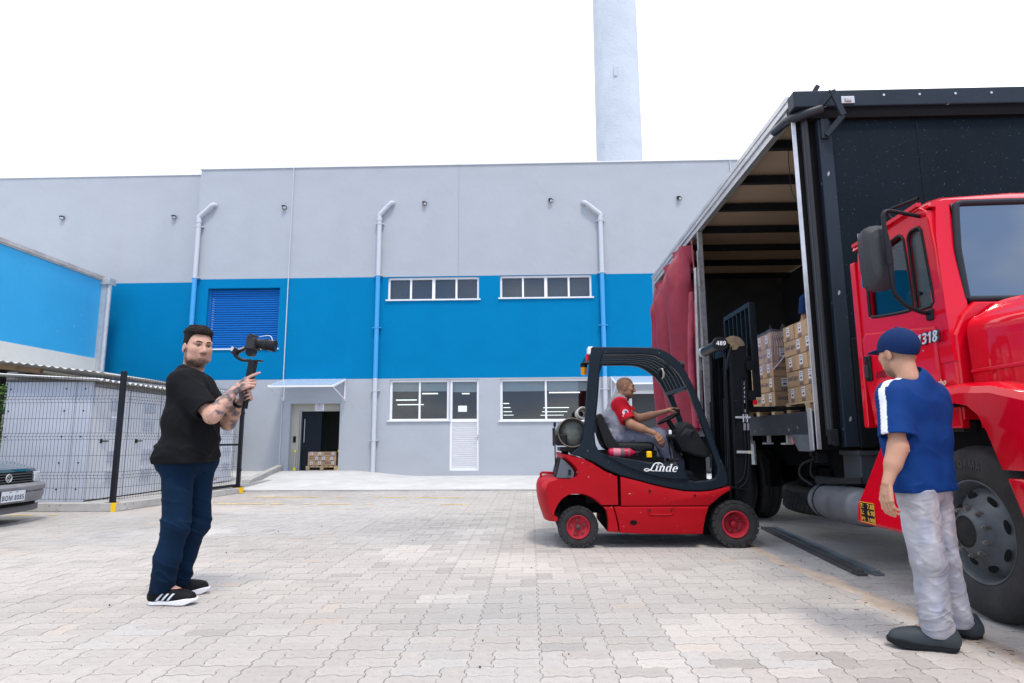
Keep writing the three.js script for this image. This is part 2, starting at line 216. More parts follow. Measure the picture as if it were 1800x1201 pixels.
// ================================================================ the warehouse
const WZ = -18.5, WT = 9.57, BT = 5.99, BB = 2.865;
{
  const b = thing('warehouse', 'long grey warehouse with a broad blue band, windows and a goods lift', 'building', [0, 0, WZ]);
  const open = (x0, x1, y0, y1) => [[x0, y0], [x1, y0], [x1, y1], [x0, y1]];
  const H = { shut: [-9.86, -7.62, 3.8, 5.7], lift: [-7.12, -5.63, .16, 2.14], w1: [-4.3, -1.51, 5.24, 5.97], w2: [-.87, 1.91, 5.26, 5.985], w3: [-4.17, -2.39, 1.6, 2.83], door: [-2.37, -1.5, .16, 2.83], w4: [-.88, 1.83, 1.57, 2.83], dock: [2.92, 5.6, .05, 2.46] };
  const inY = (h, a, c) => h[2] < c && h[3] > a, T = .28;
  // three storeys of colour, each a panel with its openings cut through
  for (const [y0, y1, m, n] of [[-.1, BB, M.greyWall, 'wall'], [BB, BT, M.blueWall, 'blue_wall_band'], [BT, WT, M.greyWall, 'wall']]) {
    const holes = Object.values(H).filter(h => inY(h, y0, y1)).map(h => open(h[0], h[1], Math.max(h[2], y0 + .001), Math.min(h[3], y1 - .001)));
    part(b, n, ext([[-10.35, y0], [6.5, y0], [6.5, y1], [-10.35, y1]], T, { holes, z: -T }), m);
    part(b, n, bb(-17.5, -10.35, y0, y1, -.35 - T, -.35), m);
    part(b, n, bb(6.2, 6.5, y0, y1, -29, -T), m);
  }
  part(b, 'wall_return', bb(-10.35, -10.1, 5.99, WT - .001, -.349, -T - .001), M.greyWall);
  parts(b, 'parapet_capping', [bb(-10.39, 6.55, WT, WT + .035, -T - .02, .035), bb(-17.5, -10.39, WT - .02, WT + .015, -.35 - T, -.32)], M.offWhite);
  part(b, 'wall_joint', [bb(-2.152, -2.138, BT, WT, .0005, .003)], mat([.3, .31, .34], .9));
  part(b, 'roof', bb(-17.5, 6.2, 8.9, 8.98, -29, -.7), M.dark);
  // dark rooms behind the openings
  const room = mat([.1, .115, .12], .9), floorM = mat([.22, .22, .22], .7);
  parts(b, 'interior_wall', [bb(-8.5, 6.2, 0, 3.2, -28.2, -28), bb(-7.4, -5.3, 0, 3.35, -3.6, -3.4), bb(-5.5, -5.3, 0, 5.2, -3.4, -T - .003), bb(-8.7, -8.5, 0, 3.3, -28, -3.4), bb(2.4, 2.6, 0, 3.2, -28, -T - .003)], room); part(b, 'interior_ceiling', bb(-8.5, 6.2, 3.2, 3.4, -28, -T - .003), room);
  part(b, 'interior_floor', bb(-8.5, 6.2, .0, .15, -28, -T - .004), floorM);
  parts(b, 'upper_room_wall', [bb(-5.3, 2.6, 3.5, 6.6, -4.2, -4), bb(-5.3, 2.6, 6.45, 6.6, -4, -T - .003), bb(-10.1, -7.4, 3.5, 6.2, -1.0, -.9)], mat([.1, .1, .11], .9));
  // lit ceiling tubes in the office
  for (const [x0, x1, z] of [[-5.7, -4.82, -8.1], [-6.39, -5.13, -11.65], [-3.96, -3.39, -4.5], [.7, 1.83, -4.47], [-1.26, -.99, -11.3], [-1.42, -1.05, -15.15], [-1.63, -1.11, -20.1], [-1.86, -1.15, -25.7], [.72, 2.11, -15.55], [.75, 2.31, -20.6], [.74, 2.38, -26.3], [-2.51, -2.24, -4.65]]) {
    part(b, 'ceiling_light', bb(x0, x1, 2.72, 2.76, z - .05, z + .05), mat([.9, .9, .9], .5, { emissive: new THREE.Color(1, 1, .97), emissiveIntensity: 1.1 }));
    const rl = new THREE.RectAreaLight(0xfffaf0, .9, x1 - x0, .1); rl.position.set((x0 + x1) / 2, 2.715, WZ + z); rl.lookAt((x0 + x1) / 2, 0, WZ + z); scene.add(rl);
  }
  // windows: white frame, mullions and one pane per light
  const win = (name, h, n, lab, fw = .06, blind) => {
    const [x0, x1, y0, y1] = h, w = (x1 - x0) / n, z = -.1, f = part(b, name, [bb(x0, x1, y1 - fw, y1, z - .05, z + .03), bb(x0, x1, y0 + .03, y0 + fw, z - .05, z + .03), bb(x0, x0 + fw, y0 + fw, y1 - fw, z - .05, z + .03), bb(x1 - fw, x1, y0 + fw, y1 - fw, z - .05, z + .03)], M.white, lab);
    part(f, 'sill', bb(x0 - .05, x1 + .05, y0 - .012, y0 + .03, z - .06, .05), M.offWhite);
    for (let i = 1; i < n; i++) part(f, 'mullion', bb(x0 + w * i - (n === 4 && i === 2 ? .045 : .028), x0 + w * i + (n === 4 && i === 2 ? .045 : .028), y0 + fw, y1 - fw, z - .045, z + .02), M.white);
    for (let i = 0; i < n; i++) part(f, 'pane', bb(x0 + w * i + .03, x0 + w * (i + 1) - .03, y0 + fw - .01, y1 - fw + .01, z - .02 - (i % 2) * .02, z - .014 - (i % 2) * .02), M.glass);
    if (blind) part(f, 'blind', bb(x0 + .02, x1 - .02, y1 - blind, y1 - .02, z - .1, z - .08), mat([.42, .43, .44], .9));
    return f;
  };
  const curtain = tmat(mottle([.06, .075, .11], .15, 5, 1.1), .9);
  for (const k of ['w1', 'w2']) { const f = win('upper_window', H[k], 4); part(f, 'curtain', bb(H[k][0] + .04, H[k][1] - .04, H[k][2] + .05, H[k][3] - .05, -.3, -.28), curtain); }
  win('office_window', H.w3, 2, null, .07, .34); win('office_window', H.w4, 2, 'wide two-pane office window with a pale blind at its top', .07, .36);
  // the white half-glazed door with a louvred lower panel
  {
    const [x0, x1, y0, y1] = H.door, z = -.09, d = part(b, 'white_door', [bb(x0, x0 + .07, y0, y1, z - .05, z + .03), bb(x1 - .07, x1, y0, y1, z - .05, z + .03), bb(x0 + .07, x1 - .07, y1 - .07, y1, z - .05, z + .03), bb(x0 + .07, x1 - .07, 1.57, 1.66, z - .04, z + .025), bb(x0 + .07, x1 - .07, y0, y0 + .07, z - .04, z + .025), bb(x0 + .07, x1 - .07, y0 + .07, 1.57, z - .045, z - .03)], M.white, 'white half-glazed door with louvres below');
    part(d, 'pane', bb(x0 + .06, x1 - .06, 1.65, y1 - .06, z - .02, z - .012), M.glass); part(d, 'blind', bb(x0 + .06, x1 - .06, 2.46, 2.77, z - .1, z - .08), mat([.42, .43, .44], .9));
    for (let i = 0; i < 22; i++) part(d, 'louvre_slat', rot(box(x1 - x0 - .15, .05, .012), .5, 0, 0).translate((x0 + x1) / 2, y0 + .105 + i * .062, z - .005), M.white);
    part(d, 'handle', [bb(x1 - .06, x1 - .03, 1.05, 1.2, z + .03, z + .045, .005), bb(x1 - .14, x1 - .03, 1.12, 1.145, z + .06, z + .08, .008), cyl([x1 - .045, 1.132, z + .03], [x1 - .045, 1.132, z + .07], .01)], M.steel);
    part(d, 'notice', bb(-2.13, -1.87, 1.87, 2.05, z - .011, z - .009), M.white);
  }
  // blue rolling shutter
  {
    const [x0, x1, y0, y1] = H.shut, z = -.16, sl = mat([.003, .125, .43], .3);
    for (let i = 0; i < 26; i++) { const y = y0 + .06 + i * .0715; part(b, 'shutter_slat', cyl([x0 + .01, y, z], [x1 - .01, y, z], .034, .034, 10), sl); }
    parts(b, 'shutter_rail', [bb(x0, x0 + .06, y0, y1, z - .04, z + .05), bb(x1 - .06, x1, y0, y1, z - .04, z + .05)], mat([.01, .13, .42], .5));
    part(b, 'shutter_sill', bb(x0 - .06, x1 + .06, y0 - .02, y0 + .02, z - .05, .04), M.offWhite);
  }
  // goods lift doorway
  {
    const [x0, x1, y0, y1] = H.lift, beige = mat([.42, .4, .34], .55);
    parts(b, 'lift_frame', [bb(x0, x0 + .22, y0, y1, -.27, -.15), bb(x1 - .05, x1, y0, y1, -.27, -.15), bb(x0 + .22, x1 - .05, y1 - .22, y1, -.27, -.15)], beige);
    part(b, 'lift_frame_step', [bb(x0 + .22, x0 + .27, y0, y1 - .22, -.3, -.2)], M.steel);
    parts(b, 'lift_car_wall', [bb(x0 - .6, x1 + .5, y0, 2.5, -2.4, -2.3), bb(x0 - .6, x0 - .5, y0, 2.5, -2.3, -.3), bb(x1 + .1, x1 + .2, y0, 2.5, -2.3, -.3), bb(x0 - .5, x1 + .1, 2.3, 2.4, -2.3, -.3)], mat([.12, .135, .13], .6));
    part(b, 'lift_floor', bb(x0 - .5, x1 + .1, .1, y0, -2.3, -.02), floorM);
    part(b, 'lift_door', bb(x0 + .28, x0 + .85, y0, y1 - .22, -.36, -.32), mat([.012, .016, .024], .35));
    part(b, 'lift_door_handle', cyl([x0 + .34, 1.0, -.3], [x0 + .34, 1.7, -.3], .014), M.steel);
    part(b, 'lift_mirror', bb(-6.15, -5.72, .95, 1.75, -2.29, -2.27), mat([.05, .06, .06], .08));
    part(b, 'lift_notice', bb(-6.43, -6.16, 1.93, 2.16, -.149, -.14), tmat(print(64, 64, (c, w, h) => { c.fillStyle = '#eceaf0'; c.fillRect(0, 0, w, h); c.fillStyle = '#8a80a8'; for (let i = 0; i < 5; i++) c.fillRect(9, 14 + i * 9, 46 - (i % 2) * 12, 3); c.fillRect(24, 5, 14, 6); }), .7), null, true);
    part(b, 'call_button', [bb(x0 + .07, x0 + .15, 1.0, 1.18, -.15, -.13)], M.black);
    for (const x of [x0 + .16, x1 - .02]) { part(b, 'guard_post', cyl([x, y0 - .02, -.1], [x, .77, -.1], .022), M.steel); parts(b, 'post_cap', [cyl([x, .72, -.1], [x, .78, -.1], .034), cyl([x, y0 - .02, -.1], [x, y0 + .12, -.1], .036)], mat([.75, .72, .03], .5)); }
  }
  // loading opening under the second canopy; a dark sheet paints its interior shade
  { const [x0, x1, y0, y1] = H.dock; parts(b, 'dock_frame', [bb(x0, x0 + .08, y0, y1, -.2, -.05), bb(x1 - .08, x1, y0, y1, -.2, -.05), bb(x0 + .08, x1 - .08, y1 - .1, y1, -.2, -.05)], M.white); part(b, 'dock_dark_sheet', bb(x0 + .08, x1 - .08, .1, y1 - .1, -.18, -.15), mat([.06, .062, .065], .35)); part(b, 'dock_wall_base', bb(x0, x1, -.1, .05, -T, -.004), M.concrete); }
}
// downpipes, conduits, floodlights, canopies
for (const [x, x2, y2, y0, lab] of [[-10.24, -9.8, 7.97, .1, 'grey and blue downpipe at the set-back corner left of the shutter'], [-4.58, -4.19, 7.94, .08, 'grey and blue downpipe left of the upper windows, reaching the ground'], [2.21, 1.7, 7.85, .05, 'grey and blue downpipe behind the forklift, bent to the left at its top']]) {
  const t = thing('downpipe', lab, 'drainpipe', [x, 0, WZ + .11]), r = .068, dx = x2 - x;
  parts(t, 'pipe', [cyl([0, BT, 0], [0, y2 - .1, 0], r), cyl([0, y0, 0], [0, BB, 0], r)], M.pipeGrey); part(t, 'blue_pipe', cyl([0, BB, 0], [0, BT, 0], r), M.pipeBlue);
  part(t, 'elbow', [tube([[0, y2 - .12, 0], [0, y2, 0], [dx * .5, y2 + .22, 0], [dx * .9, y2 + .38, 0], [dx, y2 + .4, -.12]], r, 12, 30), cyl([0, y2 - .12, 0], [0, y2 - .2, 0], r + .012)], M.pipeGrey);
  for (const y of [7.65, 6.02, 4.4, 2.5, 1.05]) if (y > y0) part(t, 'bracket', [bb(-.13, .13, y - .012, y + .012, -.11, .0), cyl([0, y - .02, 0], [0, y + .02, 0], r + .01)], y > BB && y < BT ? M.pipeBlue : M.pipeGrey);
}
for (const [x, y0, y1, lab] of [[-7.37, .33, 9.56, 'thin pale conduit running down the whole wall to the kerb'], [6.27, 8.2, 9.56, 'short thin conduit at the right end of the parapet']]) tag(scene.add(mesh(numbered('wall_conduit'), [cyl([x, y0, WZ + .03], [x, y1, WZ + .03], .016, .016, 8)], M.pipeGrey)).children.at(-1), lab, 'conduit');
for (const [x, y, w] of [[-14.95, 8.2, 'farthest left on the set-back grey wall'], [-11.3, 8.16, 'on the grey wall just left of the set-back corner'], [-7.62, 8.29, 'beside the thin conduit above the shutter'], [-3.22, 8.34, 'above the gap right of the middle downpipe'], [.69, 8.37, 'above the right upper window'], [4.63, 8.37, 'nearest the lorry roof on the grey wall']]) {
  const t = thing('floodlight', 'small black wall floodlight ' + w, 'floodlight', [x, y, WZ + (x < -10.4 ? -.35 : 0)], 0, 'floodlights along the warehouse wall');
  part(t, 'housing', rot(box(.125, .1, .045, 0, 0, .1, .008), .5, .35, 0), M.black); part(t, 'lens', rot(box(.09, .065, .004, 0, 0, .124), .5, .35, 0), mat([.6, .62, .65], .2)); part(t, 'bracket', bb(-.05, .05, -.02, .02, 0, .11), M.black);
}
for (const [x0, x1, lab] of [[-7.33, -5.5, 'white framed glass canopy over the goods lift doorway'], [2.4, 5.7, 'white framed glass canopy behind the forklift driver']]) {
  const t = thing('glass_canopy', lab, 'canopy', [x0, 0, WZ]), w = x1 - x0, D = 1.15, yb = 2.84, yf = 2.56, L = (s, a, b, r = .022) => part(t, s, bar(a, b, r, r), M.white);
  for (const x of [0, w]) { L('side_beam', [x, yb, .02], [x, yf, D], .05); L('strut', [x, 2.25, .02], [x, yf - .03, D - .02], .025); L('wall_plate', [x, 2.22, .02], [x, yb, .02], .03); part(t, 'end_cap', cyl([x - .02, yf, D], [x + .02, yf, D], .035), M.white); }
  L('front_beam', [0, yf, D], [w, yf, D], .045); L('back_beam', [0, yb, .025], [w, yb, .025], .04); L('middle_beam', [0, (yb + yf) / 2 + .01, D * .5], [w, (yb + yf) / 2 + .01, D * .5], .025);
  part(t, 'glass_sheet', bar([w / 2, yb + .028, .02], [w / 2, yf + .03, D], w, .008), mat([.8, .85, .9], .25, { transmission: .62, thickness: 0, specularIntensity: 1 }));  // pale, half-opaque glass colour stands in for the reflected sky
}
// ramp kerb at the lift
{ const t = []; const a = [-6.53, -14.3], b = [-7.42, -18.46]; const p = ext([[0, -.05], [0, .17], [4.25, .36], [4.25, -.05]], .16, { bevel: .012 }); p.rotateY(Math.atan2(-(b[1] - a[1]), b[0] - a[0])).translate(a[0], 0, a[1]); struct('ramp_kerb', p, M.kerb); }
// ================================================================ chimney tower behind the roof
{
  const t = thing('water_tower', 'tall pale concrete tower tapering behind the warehouse roof', 'tower', [7.45, 0, -48]), m = tmat(mottle([.54, .59, .65], .1, 5, 9, 256), .8, bump(coarseTex, .02));
  part(t, 'shaft', lathe([[2.05, 0], [1.86, 23], [1.8, 37], [1.72, 50], [0, 50]], 56), m);
  const r = y => 2.05 - (y / 23) * .19; for (const y of [26.4, 28.7, 31.5, 34.4, 40]) part(t, 'joint_ring', new THREE.TorusGeometry(lerp(1.86, 1.8, (y - 23) / 14) - .006, .009, 5, 56).rotateX(Math.PI / 2).translate(0, y, 0), mat([.4, .45, .52], .9));
  for (const y of [27.2, 34.6]) part(t, 'antenna_bracket', [cyl([1.8, y, 0], [2.3, y, 0], .015), cyl([2.3, y - .4, 0], [2.3, y + .4, 0], .02), cyl([2.1, y - .25, 0], [2.1, y + .2, 0], .015)], mat([.3, .33, .38], .6));
  part(t, 'cable_patch', [box(.3, .8, .1, -.35, 30, 1.82)], mat([.5, .55, .62], .9));
}
// ================================================================ blue building at the left, its blue lightened for the sun
{
  const t = thing('sun_paled_building', 'blue side building, paled in colour for glancing sun, with a cream lower wall and worn roof edge', 'building', [-12.9, 0, 0]);
  part(t, 'wall', bb(-.3, 0, 3.5, 5.86, -18.25, -4), M.sunPaledBlueWall); part(t, 'lower_wall', bb(-.3, .03, 0, 3.5, -18.25, -4), M.creamWall);
  parts(t, 'roof_edge', [bb(-.35, .05, 5.9, 6.0, -18.3, -4), bb(-.34, .03, 5.86, 5.9, -18.28, -4)], tmat(mottle([.4, .39, .38], .4, 9, 1.2), .8));
  part(t, 'roof', bb(-12, -.35, 5.95, 6.0, -18.3, -4), M.galv);
  part(t, 'corner_downpipe', [bb(.0, .16, 0, 5.8, -18.24, -18.05), cyl([.2, 0, -18.12], [.2, 5.75, -18.12], .07), bb(-.02, .28, 5.75, 5.95, -18.28, -18.0)], M.galv);
}
// ================================================================ shared solid builders
const F_SANS = await new FontLoader().loadAsync('fonts/droid/droid_sans_bold.typeface.json'), F_SERIF = await new FontLoader().loadAsync('fonts/droid/droid_serif_bold.typeface.json');
function text(s, size, o = {}) { const g = new TextGeometry(s, { font: o.font || F_SANS, size, depth: o.depth || .002, curveSegments: 4, bevelEnabled: false }); if (o.slant) g.applyMatrix4(new THREE.Matrix4().makeShear(0, 0, o.slant, 0, 0, 0)); g.computeBoundingBox(); if (o.center) g.translate(-(g.boundingBox.min.x + g.boundingBox.max.x) / 2, -(g.boundingBox.min.y + g.boundingBox.max.y) / 2, 0); return g; }
function insetPoly(o, d) { const n = o.length; let A = 0; for (let i = 0; i < n; i++) { const a = o[i], b = o[(i + 1) % n]; A += a[0] * b[1] - b[0] * a[1]; } const s = A > 0 ? 1 : -1; return o.map((p, i) => { const a = o[(i + n - 1) % n], b = o[(i + 1) % n]; let e = [p[0] - a[0], p[1] - a[1]], f = [b[0] - p[0], b[1] - p[1]]; const l = Math.hypot(...e) || 1, m = Math.hypot(...f) || 1; const n1 = [-e[1] / l * s, e[0] / l * s], n2 = [-f[1] / m * s, f[0] / m * s]; let nx = n1[0] + n2[0], ny = n1[1] + n2[1]; const q = Math.hypot(nx, ny) || 1; nx /= q; ny /= q; const k = 1 / Math.max(.5, nx * n1[0] + ny * n1[1]); return [p[0] + nx * d * k, p[1] + ny * d * k]; }); }
function loftZ(slices, crease = .55) {        // slices {pts, z} with equal point counts; both ends are capped
  const pos = [], n = slices[0].pts.length, put = (s, i) => { const p = s.pts[(i + n) % n]; pos.push(p[0], p[1], p.length > 2 ? p[2] : s.z); };
  for (let k = 0; k + 1 < slices.length; k++) for (let i = 0; i < n; i++) { const a = slices[k], b = slices[k + 1]; put(a, i); put(b, i); put(b, i + 1); put(a, i); put(b, i + 1); put(a, i + 1); }
  const cap = (s, rev) => { for (const t of THREE.ShapeUtils.triangulateShape(s.pts.map(p => new THREE.Vector2(p[0], p[1])), [])) for (const q of rev ? [t[0], t[2], t[1]] : t) put(s, q); };
  cap(slices[0], false); cap(slices.at(-1), true);
  let g = new THREE.BufferGeometry(); g.setAttribute('position', new THREE.Float32BufferAttribute(pos, 3)); g.setAttribute('uv', new THREE.Float32BufferAttribute(new Float32Array(pos.length / 3 * 2), 2));
  return toCreasedNormals(mergeVertices(g, 1e-5), crease);
}
function slab(pts, z0, z1, b = .008) { return loftZ([{ pts: insetPoly(pts, b), z: z0 }, { pts: insetPoly(pts, b * .3), z: z0 - b * .3 }, { pts, z: z0 - b }, { pts, z: z1 + b }, { pts: insetPoly(pts, b), z: z1 }]); }
const sectorOf = (cx, cy, r, a0, a1, n = 14) => [[cx, cy], ...Array.from({ length: n + 1 }, (_, i) => [cx + r * Math.cos(lerp(a0, a1, i / n)), cy + r * Math.sin(lerp(a0, a1, i / n))])];
// ================================================================ the forklift
{
  const t = thing('forklift', 'red and dark grey forklift with a driver cage reaching into the lorry', 'forklift', [0, 0, -6.32]);
  const red = tmat(mottle([.37, .0045, .011], .1, 5, 1.3, 256, (o, u, v) => specks([.6, .45, .4], .03, 26)(specks([.1, .05, .05], .03, 40)(o, u, v), u, v)), .5, { specularIntensity: .25 });
  const frameM = tmat(mottle([.008, .015, .023], .18, 5, 1.1, 256, specks([.3, .33, .36], .012, 30)), .4, { specularIntensity: .3 }), blackP = mat([.008, .009, .011], .5), rimM = tmat(mottle([.36, .02, .035], .35, 6, .3), .55);
  const W = -1.08;
  // rear counterweight: rounded in plan
  const cw = [[.086, .615], [.073, .57], [.074, .509], [.082, .45], [.095, .388], [.123, .305], [.141, .25], [.203, .246], [.208, .305], [.161, .314], [.18, .365], [.21, .416], [.262, .466], [.325, .499], [.38, .51], [.44, .511], [.5, .505], [.553, .492], [.605, .468], [.647, .442], [.675, .42], [.7, .401], [.878, .401], [.878, .684], [.75, .74], [.619, .816], [.505, .864], [.39, .887], [.295, .906], [.303, .86], [.369, .81], [.415, .765], [.436, .725], [.424, .69], [.39, .672], [.33, .667], [.252, .667], [.19, .664], [.14, .655], [.105, .641]];
  const cs = [], N = 22; for (let i = 0; i <= N; i++) { const s = i / N, q = Math.abs(s * 2 - 1); const e = Math.min(s, 1 - s) * 1.08; const ins = e < .001 ? .012 : e < .05 ? .002 : 0; cs.push({ z: W * s, pts: insetPoly(cw, ins).map(p => { const f = clamp((.75 - p[0]) / .7); return [p[0] + .1 * Math.pow(q, 3.2) * f - .015, p[1]]; }) }); }
  part(t, 'counterweight', loftZ(cs, .7), red);
  part(t, 'counterweight_core', [slab([[.2, .52], [.6, .52], [.72, .42], [.78, .42], [.78, .74], [.3, .88]], -.2, W + .2), bb(.14, .24, .3, .6, -.9, -.18)], mat([.03, .03, .032], .8));
  for (const s of [0, 1]) {
    const z = s ? W + .06 : 0, up = [[.883, .681], [.883, .402], [1.2, .402], [1.55, .402], [1.738, .402], [1.765, .425], [1.798, .45], [1.845, .49], [1.896, .521], [1.95, .55], [1.946, .58], [1.88, .567], [1.765, .54], [1.652, .531], [1.501, .537], [1.352, .564], [1.202, .598], [1.052, .639]];
    part(t, 'side_panel', slab(up, z, z - .06, .006), red);
    part(t, 'sill_panel', slab([[.81, .394], [.832, .32], [.852, .23], [.86, .148], [1.07, .138], [1.407, .132], [1.66, .137], [1.672, .2], [1.684, .25], [1.7, .31], [1.718, .356], [1.732, .394]], z + .004, z - .056, .012), red);
    part(t, 'rear_sill', slab([[.705, .393], [.802, .393], [.824, .32], [.844, .22], [.848, .15], [.745, .158], [.75, .27], [.735, .355]], z + .002, z - .07, .012), red);
  }
  part(t, 'sill_handle', [tube([[1.14, .388, .004], [1.145, .33, .006], [1.2, .318, .006], [1.33, .318, .006], [1.375, .33, .006], [1.38, .388, .004]], .008, 6)], red);
  parts(t, 'panel_bolt', [[1.165, .545], [1.6, .5], [1.15, .36], [1.37, .362], [.385, .74], [.385, .712]].map(p => cyl([p[0], p[1], -.002], [p[0], p[1], .0105], p[0] < .5 ? .016 : .011)), blackP);
  part(t, 'lifting_hole', [new THREE.CylinderGeometry(.03, .03, .004, 20).scale(1.2, 1, .75).rotateX(Math.PI / 2).translate(.995, .245, .006)], M.blackMatt);
  part(t, 'rear_reflector', [new THREE.SphereGeometry(.052, 20, 12).scale(1, 1, .35).translate(.155, .585, -.035)], tmat(mottle([.4, .02, .025], .3, 5, .2), .5));
  parts(t, 'inner_chassis', [bb(.75, 1.66, .15, .66, -1.01, -.07), bb(.55, 1.9, .42, .6, -.95, -.12), bb(.3, .78, .3, .45, -.75, -.33), bb(1.62, 2.02, .1, .5, -.86, -.24), cyl([.46, .2, -.9], [.46, .2, -.18], .05), cyl([1.985, .22, -.95], [1.985, .22, -.13], .07)], M.blackMatt);  // dark inner boxes added to block light through the body, plus both axles
  part(t, 'wheel_arch', [ext([...sectorOf(1.99, .24, .335, 1.1, 3.05, 16).slice(1), ...sectorOf(1.99, .24, .32, 1.1, 3.05, 16).slice(1).reverse()], .3, { z: -.36 }), ext([...sectorOf(1.99, .24, .335, 1.1, 3.05, 16).slice(1), ...sectorOf(1.99, .24, .32, 1.1, 3.05, 16).slice(1).reverse()], .3, { z: -1.04 })], M.blackMatt);
  part(t, 'air_grille', loftZ([{ pts: [[.262, .67], [.42, .67], [.434, .725], [.41, .77], [.36, .82], [.31, .86]], z: -.03 }, { pts: [[.262, .67], [.42, .67], [.434, .725], [.41, .77], [.36, .82], [.31, .86]], z: W + .03 }]), mat([.1, .115, .14], .55));
  part(t, 'tow_handle', [tube([[.11, .625, -.5], [.11, .69, -.5], [.135, .70, -.5], [.33, .69, -.5]], .013, 8), cyl([.285, .66, -.5], [.285, .73, -.5], .025)], red);
  // driver cage: a loop of dark steel on each flank, joined by roof bars
  const outer = [[.391, .903], [.47, .956], [.522, 1.034], [.553, 1.264], [.58, 1.556], [.609, 1.811], [.63, 1.965], [.645, 1.98], [.9, 1.976], [1.257, 1.968], [1.32, 1.955], [1.373, 1.933], [1.43, 1.897], [1.487, 1.852], [1.535, 1.795], [1.578, 1.723], [1.665, 1.527], [1.765, 1.237], [1.877, .856], [1.91, .78], [1.935, .706], [1.937, .6], [1.88, .575], [1.765, .547], [1.652, .538], [1.501, .544], [1.352, .571], [1.202, .605], [1.052, .646], [.882, .691], [.75, .748], [.619, .824], [.505, .872]];
  const inner = [[.748, 1.9], [.72, 1.81], [.69, 1.5], [.659, 1.264], [.642, 1.11], [.652, .996], [.675, .945], [.708, .913], [.774, .885], [.983, .852], [1.173, .822], [1.362, .806], [1.45, .785], [1.493, .765], [1.53, .725], [1.547, .689], [1.559, .645], [1.619, .63], [1.771, .645], [1.812, .662], [1.836, .7], [1.842, .763], [1.788, .951], [1.69, 1.256], [1.606, 1.508], [1.518, 1.685], [1.465, 1.752], [1.407, 1.804], [1.345, 1.848], [1.274, 1.884], [1.19, 1.897], [1.099, 1.9]];
  for (const s of [0, 1]) part(t, 'cage_frame', ext(s ? outer.map(p => p[0] < .7 ? [p[0] + .1 * clamp((p[1] - .85) / .2), p[1]] : p) : outer, .085, { holes: [s ? inner.map(p => p[0] < .76 && p[1] > .9 ? [p[0] + .1 * clamp((p[1] - .9) / .2), p[1]] : p) : inner], bevel: .014, seg: 3, z: s ? W + .015 : -.1 }), frameM);
  for (let i = 0; i < 5; i++) { const z = -.23 - i * .155; part(t, 'roof_bar', [0, 1, 2, 3, 4, 5, 6, 7].map(k => { const P = [[.66, 1.93], [1.1, 1.93], [1.27, 1.915], [1.36, 1.885], [1.44, 1.835], [1.5, 1.775], [1.545, 1.7], [1.58, 1.62], [1.6, 1.57]]; return bar([...P[k], z], [...P[k + 1], z], .028, .04); }), frameM); }
  parts(t, 'cage_crossbar', [bb(.62, .72, 1.9, 1.96, W + .09, -.09, .01), bar([1.6, 1.56, W + .09], [1.6, 1.56, -.09], .05, .04), bb(.52, .62, 1.0, 1.1, W + .09, -.09, .01)], frameM);
  part(t, 'side_badge_panel', slab([[.72, .9], [.8, .872], [.983, .845], [1.173, .815], [1.34, .8], [1.43, .785], [1.485, .757], [1.52, .72], [1.542, .672], [1.545, .648], [1.4, .652], [1.25, .676], [1.1, .715], [.95, .772], [.84, .828]], .006, -.05, .012), frameM);
  // maker's script on the flank
  { const lm = mat([.75, .78, .8], .5), Z = -.0005 + .006; const g = [text('inde', .072, { font: F_SERIF, slant: .35 }).rotateZ(-.045).translate(1.213, .735, Z), tube([[1.128, .7555, Z], [1.118, .744, Z], [1.14, .735, Z], [1.17, .742, Z], [1.19, .76, Z], [1.212, .795, Z], [1.24, .812, Z], [1.28, .81, Z], [1.3, .795, Z], [1.298, .78, Z]], .0055, 6, 50), tube([[1.128, .7555, Z], [1.15, .757, Z], [1.18, .742, Z], [1.21, .735, Z]], .005, 6, 20), bar([1.182, .742, Z + .001], [1.222, .805, Z + .001], .004, .014, [0, 0, 1])]; part(t, 'maker_badge', g, lm); }
  part(t, 'deck', [bb(.62, 1.34, .62, .865, W + .1, -.1), bb(1.3, 1.9, .52, .62, W + .1, -.1), bb(.72, 1.3, .86, .93, W + .2, -.26)], M.blackMatt);
  // wheels
  function wheel(x, y, r, w, z, deep, lugs) {
    const k = new THREE.Group(); k.name = 'wheel'; k.position.set(x, y, z); t.add(k); const ri = r * .56;
    part(k, 'tyre', [lathe([[ri, -w / 2 + .012], [ri + .012, -w / 2], [r * .84, -w / 2 - .006], [r * .95, -w / 2 + .01], [r * .985, -w / 2 + .035], [r * .985, w / 2 - .035], [r * .95, w / 2 - .01], [r * .84, w / 2 + .006], [ri + .012, w / 2], [ri, w / 2 - .012]], 48).rotateX(Math.PI / 2), ...Array.from({ length: lugs }, (_, i) => { const a = i / lugs * Math.PI * 2; return box(5.1 * r / lugs, r * .12, w * .47, 0, 0, 0, .006).translate(0, r * .935, w * .3).rotateZ(a); }), ...Array.from({ length: lugs }, (_, i) => { const a = (i + .5) / lugs * Math.PI * 2; return box(5.1 * r / lugs, r * .12, w * .47, 0, 0, 0, .006).translate(0, r * .935, -w * .3).rotateZ(a); })], M.rubber);
    const d = deep ? w * .5 : w * .18;
    const rim = part(k, 'rim', lathe([[0, w / 2 - d - .012], [ri * .5, w / 2 - d - .01], [ri * .78, w / 2 - d], [ri * .86, w / 2 - .016], [ri * .93, w / 2 - .002], [ri * 1.03, w / 2 + .004], [ri * 1.03, w / 2 - .02], [ri, -w / 2]], 40).rotateX(Math.PI / 2), rimM);
    part(rim, 'hub', [lathe([[0, w / 2 - d + .045], [r * .12, w / 2 - d + .04], [r * .15, w / 2 - d + .02], [r * .15, w / 2 - d - .01]], 16).rotateX(Math.PI / 2)], deep ? rimM : tmat(mottle([.1, .04, .045], .5, 6, .2), .7));
